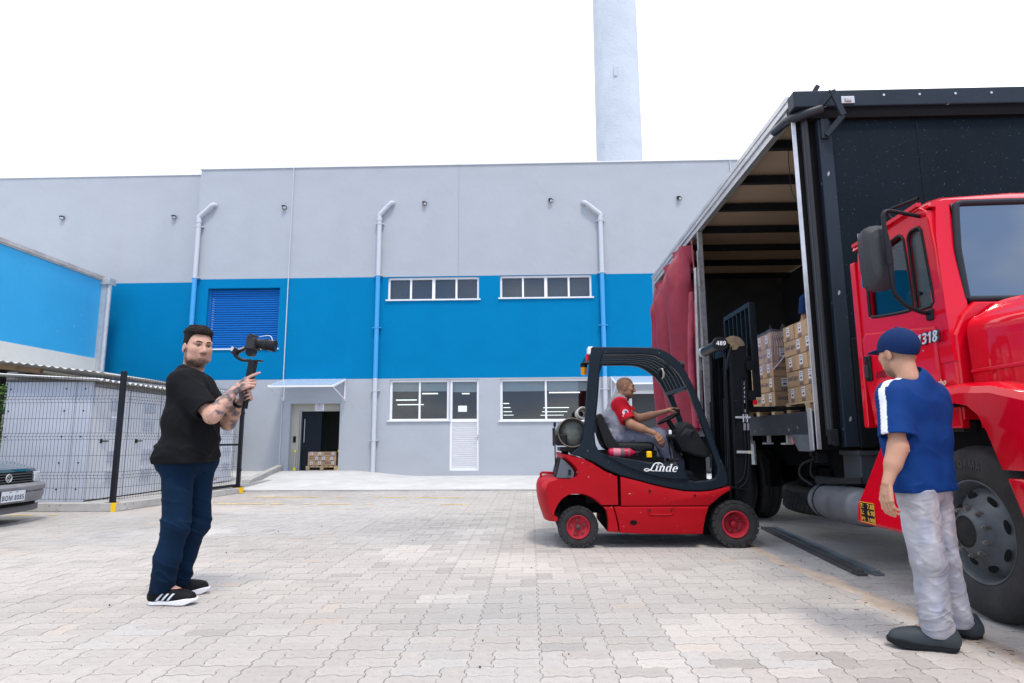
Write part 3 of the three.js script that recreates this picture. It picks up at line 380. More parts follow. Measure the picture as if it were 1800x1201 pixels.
    for (let i = 0; i < 5; i++) { const a = i / 5 * 6.283 + .4; part(rim, 'wheel_nut', cyl([Math.cos(a) * ri * .6, Math.sin(a) * ri * .6, w / 2 - d - .01], [Math.cos(a) * ri * .6, Math.sin(a) * ri * .6, w / 2 - d + .014], .014, .012, 6), tmat(mottle([.16, .05, .05], .4, 6, .2), .6)); }
    return k;
  }
  wheel(.46, .198, .2, .15, -.1, false, 26); const rw = wheel(.46, .198, .2, .15, W + .1, false, 26); rw.rotation.y = Math.PI;
  wheel(1.985, .221, .226, .19, -.11, true, 20); const fw = wheel(1.985, .221, .226, .19, W + .11, true, 20); fw.rotation.y = Math.PI;
  // gas bottle behind the cage
  { const g = part(t, 'gas_bottle', lathe([[0, .012], [.06, .01], [.1, -.002], [.135, -.03], [.148, -.06], [.148, -.62], [.1, -.68], [0, -.7]], 36).rotateX(Math.PI / 2).translate(.428, 1.115, -.16), tmat(mottle([.11, .125, .115], .5, 6, .33, 256, specks([.25, .12, .06], .12, 20)), .55));
    part(g, 'foot_ring', lathe([[.138, -.05], [.138, .05], [.152, .05], [.152, -.05]], 36).rotateX(Math.PI / 2).translate(.428, 1.115, -.15), tmat(mottle([.15, .12, .1], .4, 6, .3), .6));
    part(t, 'bottle_bracket', [bb(.258, .375, .985, 1.105, -.2, -.12, .02), bb(.3, .56, .93, .965, -.8, -.12), bb(.33, .4, .87, .95, -.5, -.4)], blackP); }
  part(t, 'exhaust_pipe', lathe([[.042, -.02], [.048, .02], [.062, .03], [.068, .01], [.068, -.02], [.064, -.3], [.03, -.3], [.04, -.1]], 26).rotateX(Math.PI / 2).translate(.552, 1.318, -.26), tmat(mottle([.55, .52, .48], .2, 6, .2), .5, { metalness: .3 }));
  part(t, 'mirror_stalk', [tube([[.272, .7, -.42], [.262, .84, -.42], [.262, 1.0, -.42], [.262, 1.2, -.42]], .007, 6), tube([[.262, .8, -.42], [.31, .88, -.42], [.36, .92, -.42]], .009, 6), bb(.238, .252, .98, 1.17, -.5, -.34, .01), bb(.248, .275, 1.18, 1.23, -.44, -.4, .008)], blackP);
  // lamps
  part(t, 'rear_lamp', bb(.585, .618, 1.85, 1.92, -.16, -.08, .01), mat([.6, .01, .03], .25)); part(t, 'rear_lamp_housing', [bb(.598, .66, 1.905, 1.985, -.17, -.03, .012)], M.offWhite);
  { const b = part(t, 'beacon', cyl([.566, 1.712, -.2], [.566, 1.79, -.2], .028, .033, 20), mat([.95, .36, .01], .15, { transmission: .35, thickness: 0 })); part(b, 'beacon_base', [cyl([.566, 1.79, -.2], [.566, 1.822, -.2], .036, .036), bb(.535, .66, 1.822, 1.834, -.25, -.15)], blackP); part(b, 'bulb', new THREE.SphereGeometry(.012, 10, 8).translate(.566, 1.75, -.2), mat([1, .6, .1], .5)); }
  // seat
  part(t, 'seat_backrest', [loftZ([{ z: -.28, pts: smoothPts([[.70, 1.28], [.74, 1.3], [.79, 1.2], [.86, 1.05], [.92, .98], [.86, .93], [.79, .97], [.74, 1.1]], 3) }, { z: -.3, pts: smoothPts([[.695, 1.29], [.742, 1.312], [.8, 1.2], [.875, 1.05], [.93, .98], [.86, .925], [.785, .965], [.73, 1.1]], 3) }, { z: -.76, pts: smoothPts([[.695, 1.29], [.742, 1.312], [.8, 1.2], [.875, 1.05], [.93, .98], [.86, .925], [.785, .965], [.73, 1.1]], 3) }, { z: -.78, pts: smoothPts([[.70, 1.28], [.74, 1.3], [.79, 1.2], [.86, 1.05], [.92, .98], [.86, .93], [.79, .97], [.74, 1.1]], 3) }], 1)], mat([.014, .015, .017], .6));
  part(t, 'seat_cushion', box(.44, .1, .5, 1.07, .965, -.53, .045), mat([.014, .015, .017], .6));
  // controls
  { const c = part(t, 'dash_console', slab([[1.602, 1.215], [1.64, 1.225], [1.7, 1.186], [1.775, 1.06], [1.837, .947], [1.85, .868], [1.802, .839], [1.69, .87], [1.567, .919], [1.504, 1.048], [1.517, 1.127]], -.3, -.86, .03), mat([.012, .013, .015], .55));
    part(c, 'console_hump', loftZ([{ z: -.275, pts: [[1.6, 1.1], [1.63, 1.13], [1.67, 1.12], [1.65, 1.08]] }, { z: -.3, pts: [[1.55, 1.07], [1.62, 1.16], [1.71, 1.13], [1.67, 1.03]] }]), mat([.02, .022, .026], .5));
    part(t, 'console_foot', [bb(1.66, 1.84, .6, .88, -.75, -.4, .02), bb(1.45, 1.56, .68, .84, -.9, -.7, .01), bb(1.55, 1.62, .63, .86, -.92, -.88)], M.blackMatt);
    part(t, 'steering_column', cyl([1.49, 1.25, -.55], [1.63, 1.0, -.55], .028), blackP);
    const sw = part(t, 'steering_wheel', new THREE.TorusGeometry(.125, .014, 10, 36).rotateX(Math.PI / 2).rotateZ(.48).translate(1.5, 1.268, -.55), blackP); part(sw, 'spoke', [0, 1, 2].map(i => cyl([0, 0, 0], [Math.cos(i * 2.09) * .12, 0, Math.sin(i * 2.09) * .12], .011)).map(g => g.rotateZ(.48).translate(1.5, 1.262, -.55)), blackP); part(sw, 'steering_knob', cyl([1.6, 1.315, -.5], [1.59, 1.365, -.5], .018), blackP);
    parts(t, 'lever_stem', [tube([[1.468, .82, -.2], [1.455, .95, -.2], [1.432, 1.1, -.2]], .011, 8), tube([[1.44, .82, -.22], [1.425, .95, -.22], [1.405, 1.08, -.22]], .008, 8), bb(1.395, 1.5, .82, .85, -.3, -.14, .008), bb(1.4, 1.475, 1.06, 1.085, -.26, -.14, .006)], blackP);
    part(t, 'lever_knob', bb(1.418, 1.447, 1.09, 1.135, -.215, -.185, .008), M.white); part(t, 'parking_lever', bb(1.168, 1.222, .838, .925, -.15, -.1, .014), mat([.85, .48, .005], .4)); }
  part(t, 'cab_mirror', [new THREE.SphereGeometry(.055, 20, 12).scale(.62, 1, .4).rotateY(.5).translate(1.385, 1.735, -.34)], M.black); part(t, 'mirror_shell', [new THREE.SphereGeometry(.058, 20, 12).scale(.5, 1, .4).rotateY(.5).translate(1.412, 1.735, -.36)], mat([.5, .51, .53], .4)); part(t, 'mirror_arm', [bar([1.42, 1.76, -.36], [1.49, 1.82, -.36], .03, .03), bar([1.49, 1.82, -.36], [1.45, 1.87, -.36], .022, .03), bar([1.49, 1.82, -.36], [1.53, 1.87, -.3], .022, .03)], blackP); part(t, 'work_lamp', [cyl([1.56, 1.8, -.2], [1.6, 1.8, -.2], .045, .05)], blackP);
  // mast, leaning slightly forward
  const mast = new THREE.Group(); mast.name = 'mast'; mast.position.set(2.09, .15, 0); mast.rotation.z = -.024; t.add(mast);
  const mm = tmat(mottle([.007, .009, .011], .35, 6, .5, 256, specks([.2, .2, .2], .02, 26)), .4);
  for (const z of [-.2, -.86]) { part(mast, 'outer_rail', [bb(-.03, .12, 0, 1.93, z - .03, z + .03, .006), bb(-.055, -.03, .05, 1.8, z - .02, z + .045, .004)], mm); part(mast, 'inner_rail', bb(.0, .1, .12, 1.94, z + (z > -.5 ? -.09 : .04), z + (z > -.5 ? -.04 : .09), .004), mm); part(mast, 'lift_cylinder', [cyl([-.07, .15, z + (z > -.5 ? -.07 : .07)], [-.07, 1.3, z + (z > -.5 ? -.07 : .07)], .036), cyl([-.07, 1.3, z + (z > -.5 ? -.07 : .07)], [-.07, 1.84, z + (z > -.5 ? -.07 : .07)], .022)], mm); }
  parts(mast, 'mast_crossbar', [bb(-.02, .1, 1.78, 1.86, -.85, -.2), bb(-.03, .08, .4, .5, -.85, -.2), bb(-.03, .08, .02, .16, -.85, -.2)], mm);
  part(mast, 'chain_guard', ext(sectorOf(0, 0, .115, .1, 2.55), .02, { z: -.17 }).translate(-.02, 1.835, 0), tmat(mottle([.2, .15, .1], .3, 6, .2), .6)); part(mast, 'chain_hub', cyl([-.015, 1.84, -.172], [-.015, 1.84, -.14], .04), tmat(mottle([.24, .17, .1], .3, 6, .2), .5));
  part(mast, 'tilt_tube', [cyl([-.16, 1.86, -.7], [-.16, 1.86, -.16], .056), cyl([-.16, 1.86, -.17], [-.16, 1.86, -.13], .077, .074, 28), bb(-.16, -.02, 1.82, 1.88, -.3, -.2)], mm); part(mast, 'tube_end', [cyl([-.16, 1.86, -.78], [-.16, 1.86, -.7], .06, .06)], M.galv);
  part(mast, 'number_marking', text('489', .044, { center: true }).translate(-.155, 1.868, -.1295), M.white);
  part(mast, 'load_marking', 'ZAFMU 0KG'.split('').map((c, i) => c === ' ' ? null : text(c, .033, { center: true }).scale(1.15, .9, 1).translate(.085, 1.46 - i * .047, -.169)).filter(Boolean), M.white);
  parts(mast, 'hose', [tube([[.055, 1.5, -.16], [.06, 1.0, -.155], [.062, .7, -.15], [.03, .52, -.15], [-.03, .45, -.16]], .011, 8), tube([[.09, 1.5, -.16], [.092, 1.0, -.155], [.092, .7, -.15], [.06, .48, -.15], [-.02, .4, -.16]], .011, 8), tube([[-.1, 1.7, -.14], [-.12, 1.4, -.16], [-.1, 1.0, -.17], [-.12, .6, -.17]], .012, 8), tube([[-.05, 1.83, -.13], [-.09, 1.72, -.12], [-.1, 1.6, -.14]], .012, 8)], M.black);
  parts(mast, 'hose_fitting', [bb(.045, .066, .98, 1.05, -.155, -.13), bb(.08, .1, .98, 1.05, -.155, -.13), cyl([.05, 1.06, -.145], [.05, 1.14, -.145], .009), cyl([.09, 1.06, -.145], [.09, 1.14, -.145], .009)], M.steel); parts(mast, 'hose_clamp', [bb(-.03, .12, .75, .775, -.165, -.13), bb(-.03, .12, 1.1, 1.12, -.168, -.14)], M.galv); part(mast, 'clamp_label', bb(.075, .125, .748, .778, -.128, -.122), mat([.55, .5, .36], .6));
  // carriage, load backrest and forks, raised to the lorry bed
  const cg = part(t, 'fork_carriage', [bb(2.22, 2.29, 1.43, 1.53, -.98, -.1), bb(2.22, 2.29, 1.74, 1.83, -.98, -.1), bb(2.16, 2.24, 1.4, 1.85, -.42, -.36), bb(2.16, 2.24, 1.4, 1.85, -.72, -.66)], mm);
  const br = part(t, 'load_backrest', [bb(2.285, 2.355, 1.46, 2.45, -.155, -.12, .006), bb(2.285, 2.355, 1.46, 2.45, -.985, -.95, .006), bb(2.285, 2.33, 2.4, 2.45, -.95, -.155), bb(2.285, 2.33, 1.84, 1.89, -.95, -.155)], mm);
  for (let i = 1; i < 6; i++) part(br, 'backrest_bar', bb(2.29, 2.325, 1.85, 2.42, -.137 - i * .136, -.137 - i * .136 + .02), mm);
  for (const z of [-.72, -.36]) part(t, 'fork', [bb(2.295, 2.335, 1.33, 1.85, z - .05, z + .05, .004), loftZ([{ pts: [[2.335, 1.33], [2.335, 1.375], [3.3, 1.36], [3.3, 1.35]], z: z + .05 }, { pts: [[2.335, 1.33], [2.335, 1.375], [3.3, 1.36], [3.3, 1.35]], z: z - .05 }])], mm);
  part(t, 'carriage_reflector', bb(2.262, 2.3, 1.385, 1.428, -.13, -.098), mat([.55, .01, .02], .4));
}
// fire extinguisher lying beside the seat
{
  const t = thing('fire_extinguisher', 'small red fire extinguisher lying beside the forklift seat', 'fire extinguisher', [.785, .912, -6.45]);
  part(t, 'cylinder', lathe([[0, 0], [.03, .002], [.045, .02], [.045, .2], [.038, .235], [.018, .258], [.018, .27], [0, .27]], 24).rotateZ(-Math.PI / 2), mat([.45, .012, .06], .3));
  part(t, 'valve', [cyl([.26, 0, 0], [.31, 0, 0], .016), bb(.28, .34, .005, .022, -.012, .012), bb(.27, .36, .03, .042, -.01, .01), cyl([.29, -.03, 0], [.29, 0, 0], .016)], M.black); parts(t, 'strap', [cyl([.13, 0, 0], [.16, 0, 0], .047), cyl([.2, 0, 0], [.215, 0, 0], .046)], mat([.12, .11, .11], .5)); part(t, 'label_band', cyl([.05, 0, 0], [.12, 0, 0], .0456, .0456, 24), mat([.5, .2, .25], .5));
}
// ================================================================ the lorry
{
  const t = thing('lorry', 'red bonneted lorry with a black curtain-sided box body, its near side open', 'lorry', [0, 0, 0]);
  const red = mat([.6, .001, .014], .3, { specularIntensity: .15, clearcoat: .7, clearcoatRoughness: .05 }), slate = tmat(mottle([.016, .024, .035], .2, 5, 1.1, 256, specks([.4, .42, .45], .03, 16)), .5), panelM = tmat(mottle([.0035, .0085, .014], .3, 5, 1.9, 512, specks([.1, .11, .13], .1, 90)), .6, { specularIntensity: .2 }), blk = M.blackMatt, postM = mat([.008, .0095, .012], .6, { specularIntensity: .2 }), grime = tmat(mottle([.02, .02, .021], .4, 6, .7), .75);
  // ---- box body
  part(t, 'front_bulkhead', bb(2.77, 5.0, 1.0, 4.1, -5.5, -5.45), panelM, 'speckled black front wall of the box body');
  part(t, 'bulkhead_seam', bb(3.55, 3.556, 1.0, 4.0, -5.45, -5.447), postM);
  part(t, 'front_roof_rail', bb(2.44, 5.0, 4.03, 4.19, -5.52, -5.38, .012), slate);
  part(t, 'front_roof_lip', bb(2.6, 5.0, 3.93, 4.03, -5.5, -5.4), blk);
  for (let i = 0; i < 5; i++) part(t, 'rail_rivet', cyl([3.25 + i * .32, 4.13, -5.385], [3.25 + i * .32, 4.13, -5.375], .011), M.alu);
  part(t, 'marker_lamp', bb(2.86, 2.98, 4.05, 4.12, -5.38, -5.365, .006), M.alu); part(t, 'lamp_lens', bb(2.89, 2.95, 4.065, 4.1, -5.365, -5.352, .006), mat([.45, .44, .42], .2));
  part(t, 'corner_strip', bb(2.455, 2.492, .95, 3.95, -5.515, -5.5, .004), M.alu, 'worn bright edge strip of the corner post');
  parts(t, 'corner_post', [bb(2.5, 2.6, .95, 4.0, -5.56, -5.53), bb(2.6, 2.76, .95, 4.05, -5.6, -5.51)], blk);
  part(t, 'curtain_track', [bb(2.545, 2.6, 1.06, 3.98, -5.53, -5.48, .01)], mat([.055, .06, .066], .32)); part(t, 'curtain_pole', cyl([2.572, 1.12, -5.475], [2.572, 3.97, -5.475], .02), mat([.03, .032, .036], .35)); part(t, 'pole_ratchet', [bb(2.54, 2.62, .99, 1.12, -5.5, -5.45, .008), cyl([2.58, 1.0, -5.45], [2.58, 1.0, -5.42], .022)], M.dark);
  part(t, 'corner_panel', [bb(2.66, 2.78, .97, 4.02, -5.5, -5.43, .008)], slate); parts(t, 'lower_skirt', [bb(2.78, 2.92, .96, 1.9, -5.449, -5.41, .01), bb(2.92, 3.05, 1.0, 1.7, -5.449, -5.42)], postM);
  part(t, 'corner_cap', [tube([[2.46, 4.06, -5.9], [2.45, 4.0, -5.6], [2.52, 3.98, -5.45], [2.7, 4.02, -5.4]], .045, 10)], mat([.03, .035, .045], .35));
  { const m = M.black; part(t, 'corner_bracket', [bar([2.68, 4.05, -5.38], [2.75, 4.13, -5.3], .02, .06), bar([2.75, 4.14, -5.3], [2.83, 3.9, -5.3], .05, .022, [0, 0, 1]), bar([2.83, 3.9, -5.3], [2.72, 3.76, -5.4], .022, .05), bb(2.68, 2.75, 3.74, 4.02, -5.43, -5.41), bar([2.64, 4.18, -5.42], [2.68, 4.25, -5.42], .05, .04)], mat([.022, .027, .036], .4)); }
  part(t, 'side_roof_rail', [bb(2.44, 2.5, 4.1, 4.2, -12.1, -5.52, .008), bb(2.43, 2.46, 4.16, 4.22, -12.1, -5.52, .006), bb(2.46, 2.53, 4.03, 4.1, -12.1, -5.6)], M.alu, 'silver roof rail along the open side');
  part(t, 'roof_sheet', bb(2.5, 5.0, 4.165, 4.17, -12.1, -5.5), mat([.46, .36, .27], .8, { transmission: .15, thickness: 0 }));
  for (let i = 0; i < 7; i++) part(t, 'roof_bow', bb(2.53, 4.97, 4.06, 4.15, -6.3 - i * .9 - .035, -6.3 - i * .9 + .035), M.dark);
  part(t, 'shaded_far_curtain', bb(4.97, 5.0, 1.0, 4.15, -12.1, -5.5), mat([.05, .052, .056], .8)); part(t, 'rear_doors', bb(2.47, 5.0, 1.2, 4.16, -12.14, -12.1), tmat(mottle([.09, .09, .09], .2, 6, 1.1), .8));  // far curtain and rear doors coloured dark to paint in the cargo bay shade
  part(t, 'rear_corner_post', bb(2.44, 2.56, 1.0, 4.1, -12.1, -11.98), M.alu);
  part(t, 'bed_floor', bb(2.5, 4.97, 1.2, 1.27, -12.1, -5.63), tmat(mottle([.09, .07, .055], .3, 6, .8), .85));
  part(t, 'bed_side_rail', [bb(2.45, 2.5, 1.075, 1.28, -12.1, -5.55, .008)], tmat(mottle([.03, .034, .04], .25, 5, .9, 256, specks([.55, .56, .58], .09, 18)), .42), 'scuffed dark side rail of the load bed');
  part(t, 'rail_gusset', extX([[6.05, 1.08], [5.88, .93], [5.6, .93], [5.6, 1.08]], .02, { x: 2.452 }), tmat(mottle([.09, .1, .115], .25, 5, .6), .5)); part(t, 'rail_cap', bb(2.43, 2.442, .94, 1.3, -5.6, -5.52, .004), M.alu);
  for (const z of [-6.25, -6.75, -7.3]) { part(t, 'tie_hook', [bb(2.5, 2.53, 1.0, 1.075, z - .02, z + .02), bb(2.46, 2.54, .985, 1.0, z - .05, z + .05)], M.galv); }
  part(t, 'side_reflector', bb(2.47, 2.48, 1.0, 1.07, -6.08, -6.0), mat([.5, .16, .12], .4)); part(t, 'mudflap_stay', bb(2.55, 2.57, .75, 1.02, -7.42, -7.32), M.galv);
  // stakes and side boards of the open side
  part(t, 'side_stake', [bb(2.47, 2.53, 1.28, 4.1, -8.9, -8.83), bb(2.455, 2.47, 1.3, 3.75, -8.9, -8.84), bb(2.452, 2.475, 2.35, 2.6, -8.92, -8.82, .005), bb(2.452, 2.475, 3.2, 3.45, -8.92, -8.82, .005)], tmat(mottle([.3, .29, .28], .4, 6, .4), .5, { metalness: .5 }), 'worn grey stake standing in the open side');
  for (const y of [2.03, 1.4]) part(t, 'side_board', [bb(2.5, 2.52, y, y + .1, -12, -8.93, .006), bb(2.495, 2.525, y + .04, y + .05, -12, -8.93)], M.alu);
  // ---- gathered red curtain
  {
    // in plan the cloth runs through deep rounded pleats; towards the rail they are pinched and creased
    const plan = [], NP = 3; for (let k = 0; k < NP; k++) { const zc = -9.6 - k * .86, b = [.02, .06, .1][k]; for (const [x, z] of [[2.5, .3], [2.42, .37], [2.25, .31], [2.13, .1], [2.14, -.12], [2.26, -.3], [2.42, -.36], [2.52, -.42]]) plan.push(V3(x + b, 0, zc + z * (1 - .12 * k))); }
    const curve = new THREE.CatmullRomCurve3(plan, false, 'centripetal'), NS = 200, NY = 44, pos = [], idx = [], y0 = 1.15, y1 = 4.05, base = curve.getPoints(NS);
    for (let j = 0; j <= NY; j++) for (let i = 0; i <= NS; i++) {
      const s = i / NS, v = j / NY, pin = sstep(.74, 1, v), p = base[i], k = s * NP, y = lerp(y0, y1, v);
      let x = lerp(p.x + .07 * sstep(.5, 0, v), 2.5 + (p.x - 2.5) * .42, pin), z = lerp(p.z, -9.3 - s * 2.7, pin * .55);
      const c1 = Math.abs(((k * 2.1 + v * 3.1) % 1) - .5), c2 = Math.abs(((k * 3.1 - v * 4.3) % 1 + 1) % 1 - .5), up = sstep(.55, .85, v);
      x += (.12 * (c1 - .25) + .1 * (c2 - .25)) * up + .02 * (fbm(k * 1.3, v * 5, 3, 3) - .5) + .014 * Math.sin(v * 5 + Math.floor(k) * 2) * 2; z += .07 * (c2 - .25) * up + .03 * Math.sin(v * 3.3 + Math.floor(k) * 1.7);
      pos.push(x, y - pin * .22 * vnoise(k * 2.3, 4) * sstep(.9, 1, v), z);
    }
    for (let j = 0; j < NY; j++) for (let i = 0; i < NS; i++) { const a = j * (NS + 1) + i, b = a + NS + 1; idx.push(a, a + 1, b, b, a + 1, b + 1); }
    const g = new THREE.BufferGeometry(); g.setAttribute('position', new THREE.Float32BufferAttribute(pos, 3)); g.setIndex(idx); g.computeVertexNormals();
    part(t, 'side_curtain', g, tmat(mottle([.25, .026, .045], .2, 6, 1.1, 256, specks([.12, .015, .03], .03, 20)), .5, { side: THREE.DoubleSide }), 'faded dark red side curtain gathered in folds at the rear');
    part(t, 'curtain_edge_strip', [bar([2.44, 1.2, -9.13], [2.44, 3.05, -9.11], .012, .1), tube([[2.4, 1.2, -9.2], [2.38, 2.2, -9.22], [2.42, 3.0, -9.18], [2.44, 3.2, -9.2]], .05, 8)], tmat(mottle([.36, .06, .09], .25, 6, .7), .5));
    part(t, 'curtain_end_pole', bar([2.43, 1.3, -9.05], [2.46, 3.52, -8.98], .05, .05), tmat(mottle([.42, .4, .39], .25, 6, .4), .5, { metalness: .3 })); part(t, 'curtain_strap', [bar([2.46, 3.5, -9.1], [2.47, 4.03, -9.2], .012, .05)], tmat(mottle([.36, .09, .1], .2, 6, .5), .7));
  }
  part(t, 'hanging_wire', tube([[2.72, 4.1, -6.2], [2.73, 3.9, -6.25], [2.76, 3.6, -6.3], [2.86, 3.42, -6.35]], .004, 5), M.dark);
  // ---- chassis, wheels, tanks
  parts(t, 'chassis_rail', [bb(3.2, 3.3, .72, 1.0, -12, -3.2), bb(4.2, 4.3, .72, 1.0, -12, -3.2), bb(2.56, 4.95, 1.1, 1.2, -12.05, -5.5)], blk); parts(t, 'cross_bearer', [-6.2, -7, -7.8, -8.6, -9.4, -10.2, -11, -11.8].map(z => bb(2.55, 4.9, 1.0, 1.1, z - .04, z + .04)), blk); parts(t, 'axle', [cyl([2.9, .5, -8.75], [4.6, .5, -8.75], .13), cyl([2.9, .42, -3.88], [4.6, .42, -3.88], .09), bb(3.0, 3.14, .45, .8, -9.4, -8.1), bb(3.4, 4.1, .35, .9, -5.4, -3.0)], blk);
  function truckWheel(x, z, w, dir, parent, lettered) {
    const k = new THREE.Group(); k.name = 'wheel'; k.position.set(x, .5, z); k.rotation.y = dir > 0 ? -Math.PI / 2 : Math.PI / 2; parent.add(k); const h = w / 2;
    part(k, 'tyre', [lathe([[.285, h - .045], [.3, h - .02], [.33, h - .005], [.39, h + .006], [.44, h], [.462, h - .012], [.478, h - .022], [.49, h - .05], [.497, h - .07], [.497, h - .072], [.487, h - .075], [.487, h - .085], [.5, h - .088], [.5, .02], [.488, .017], [.488, .005], [.5, .002], [.5, -.06], [.488, -.063], [.488, -.075], [.498, -.078], [.478, -h + .02], [.44, -h], [.3, -h + .02], [.285, -h + .05]], 72).rotateX(Math.PI / 2)], tmat(mottle([.034, .034, .036], .25, 6, .5), .75, bump(grainTex, .002)));
    const rim = part(k, 'rim', [lathe([[.09, h + .05], [.12, h + .03], [.14, h + .012], [.155, h - .02], [.2, h - .05], [.235, h - .075], [.255, h - .1], [.262, h - .1], [.27, h - .05], [.288, h - .022], [.297, h - .018], [.297, h - .035], [.28, -h]], 56).rotateX(Math.PI / 2)], tmat(mottle([.1, .112, .125], .3, 6, .5), .5, { metalness: .3 }));
    part(rim, 'hub', [lathe([[0, h + .06], [.05, h + .058], [.07, h + .04], [.092, h + .05], [.092, h]], 28).rotateX(Math.PI / 2)], grime);
    for (let i = 0; i < 10; i++) { const a = i / 10 * 6.283 + .3, c = Math.cos(a), s = Math.sin(a); part(rim, 'wheel_nut', [cyl([c * .135, s * .135, h], [c * .135, s * .135, h + .03], .017, .015, 6), cyl([c * .135, s * .135, h + .03], [c * .135, s * .135, h + .042], .009)], tmat(mottle([.2, .19, .18], .4, 6, .2), .5, { metalness: .5 })); }
    for (let i = 0; i < 8; i++) { const a = i / 8 * 6.283 + .25; part(rim, 'hand_hole', new THREE.SphereGeometry(1, 18, 8).scale(.024, .04, .006).translate(.207, 0, h - .048).rotateZ(a), mat([.004, .004, .005], .9)); }
    if (lettered) part(k, 'sidewall_lettering', 'TORMA'.split('').map((c, i) => text(c, .045, { center: true, depth: .004 }).translate(0, .39, h + .004).rotateZ(.25 - i * .13)), mat([.05, .05, .052], .7));
    return k;
  }
  truckWheel(2.745, -3.88, .29, 1, t, true); truckWheel(4.655, -3.88, .29, -1, t); for (const x of [2.78, 3.1]) truckWheel(x, -8.75, .27, 1, t); for (const x of [4.3, 4.62]) truckWheel(x, -8.75, .27, -1, t);
  const spare = part(t, 'spare_tyre', [lathe([[.28, -.1], [.33, -.13], [.43, -.14], [.485, -.12], [.5, -.095], [.5, .095], [.485, .12], [.43, .14], [.33, .13], [.28, .1]], 56).rotateX(.05).translate(3.27, .405, -7.05)], tmat(mottle([.035, .034, .033], .3, 6, .5), .8));
  for (let i = 0; i < 60; i++) for (const r of [0, 1, 2]) { const a = (i + (r & 1) * .5) / 60 * 6.283; if (Math.sin(a) < -.3) continue; part(spare, 'tread_block', box(.043, .055, .02, 0, 0, 0, .004).rotateY(Math.PI / 2 - a).translate(Math.cos(a) * .5, (r - 1) * .062, Math.sin(a) * .5).rotateX(.05).translate(3.27, .405, -7.05), M.rubber); }
  part(t, 'spare_carrier', [bb(3.05, 3.5, .52, .6, -7.4, -6.7), bb(3.2, 3.3, .6, .75, -7.2, -6.9)], blk);
  const tank = part(t, 'air_tank', lathe([[0, 0], [.09, .012], [.135, .045], [.152, .1], [.155, .16], [.152, .17], [.155, .18], [.155, .74], [.15, .75], [.155, .76], [.14, .86], [0, .92]], 40).rotateX(Math.PI / 2).translate(2.70, .485, -6.08), tmat(mottle([.13, .14, .155], .3, 6, .7, 256, specks([.45, .46, .48], .02, 18)), .42, { metalness: .3 })); parts(tank, 'tank_strap', [cyl([2.7, .485, -5.9], [2.7, .485, -5.87], .159)], M.dark);
  part(t, 'battery_box', [bb(2.78, 2.98, .66, .92, -5.75, -5.45, .01), bb(2.76, 3.0, .9, .94, -5.77, -5.43, .006)], mat([.06, .068, .078], .5)); part(t, 'support_bar', [cyl([2.62, .68, -5.95], [2.95, .66, -5.3], .025), bar([2.6, .66, -5.9], [2.7, .7, -5.3], .02, .05)], M.dark); parts(t, 'air_hose', [tube([[2.6, .86, -5.9], [2.52, .8, -6.0], [2.5, .7, -6.0], [2.56, .62, -5.9]], .012, 6), tube([[2.66, .9, -5.9], [2.6, .84, -5.95], [2.58, .72, -5.95], [2.62, .66, -5.9]], .01, 6)], M.black); part(t, 'valve_block', [bb(2.62, 2.72, .82, .92, -6.0, -5.9, .01), cyl([2.6, .88, -5.95], [2.6, .95, -5.95], .02)], M.dark); part(t, 'fuel_tank', [box(.5, .5, 1.2, 4.55, .55, -6.4, .06)], M.dark); part(t, 'chassis_cover', [bb(3.0, 4.9, .55, 1.0, -6.4, -5.5), bb(3.35, 4.15, .5, .95, -12, -7.6)], blk);
  // ---- cab
  const darkCabPane = mat([.02, .03, .035], .1);  // far-side panes: opaque near-black colour standing in for the dark cab
  const side = [[4.68, 1.1], [4.79, 1.42], [4.81, 1.8], [4.8, 2.3], [4.77, 2.46], [4.7, 2.53], [3.98, 2.53], [3.9, 2.48], [3.84, 2.0], [3.80, 1.55], [3.80, 1.1]];
  const win = smoothPts([[4.67, 1.95], [4.66, 2.32], [4.6, 2.38], [4.22, 2.42], [4.165, 2.38], [4.14, 1.9], [4.4, 1.92]], 1), vent = [[4.105, 1.88], [4.125, 2.36], [4.09, 2.405], [4.0, 2.405], [3.975, 2.37], [3.925, 1.89], [3.95, 1.87]];
  const rear = [[4.67, 1.94], [4.66, 2.34], [4.62, 2.38], [4.22, 2.42], [4.17, 2.38], [4.145, 1.89]];
  for (const s of [0, 1]) { const X = x => s ? 7.4 - x - .05 : x; part(t, 'cab_side', extX(side, .05, { holes: [rear, vent], bevel: .012, x: X(2.55) }), red); part(t, 'door_panel', extX([[4.7, 1.13], [4.765, 1.45], [4.775, 1.78], [4.72, 1.825], [3.93, 1.735], [3.925, 1.13]], .04, { bevel: .016, seg: 3, x: s ? 4.835 : 2.525 }), red); part(t, 'side_window', extX(insetPoly(rear, -.008), .006, { x: X(2.572) + (s ? .04 : 0) }), s ? darkCabPane : M.glass); part(t, 'vent_window', extX(insetPoly(vent, -.008), .006, { x: X(2.568) + (s ? .04 : 0) }), s ? darkCabPane : mat([.3, .34, .35], .05, { transmission: .75, thickness: 0 })); const gk = (q) => tube([...q, q[0], q[1]].map(p => [X(2.552) + (s ? .05 : 0), p[1], -p[0]]), .012, 6, 60, .1); parts(t, 'window_gasket', [gk(rear), gk(vent)], M.black); }
  part(t, 'drip_rail', bar([2.535, 2.52, -4.78], [2.535, 2.54, -3.95], .03, .025), red); part(t, 'vent_catch', [cyl([2.55, 1.97, -4.04], [2.53, 1.97, -4.04], .013)], M.black);
  part(t, 'cab_rear_edge', [bb(2.53, 2.6, 1.12, 2.4, -4.86, -4.8, .012)], red);
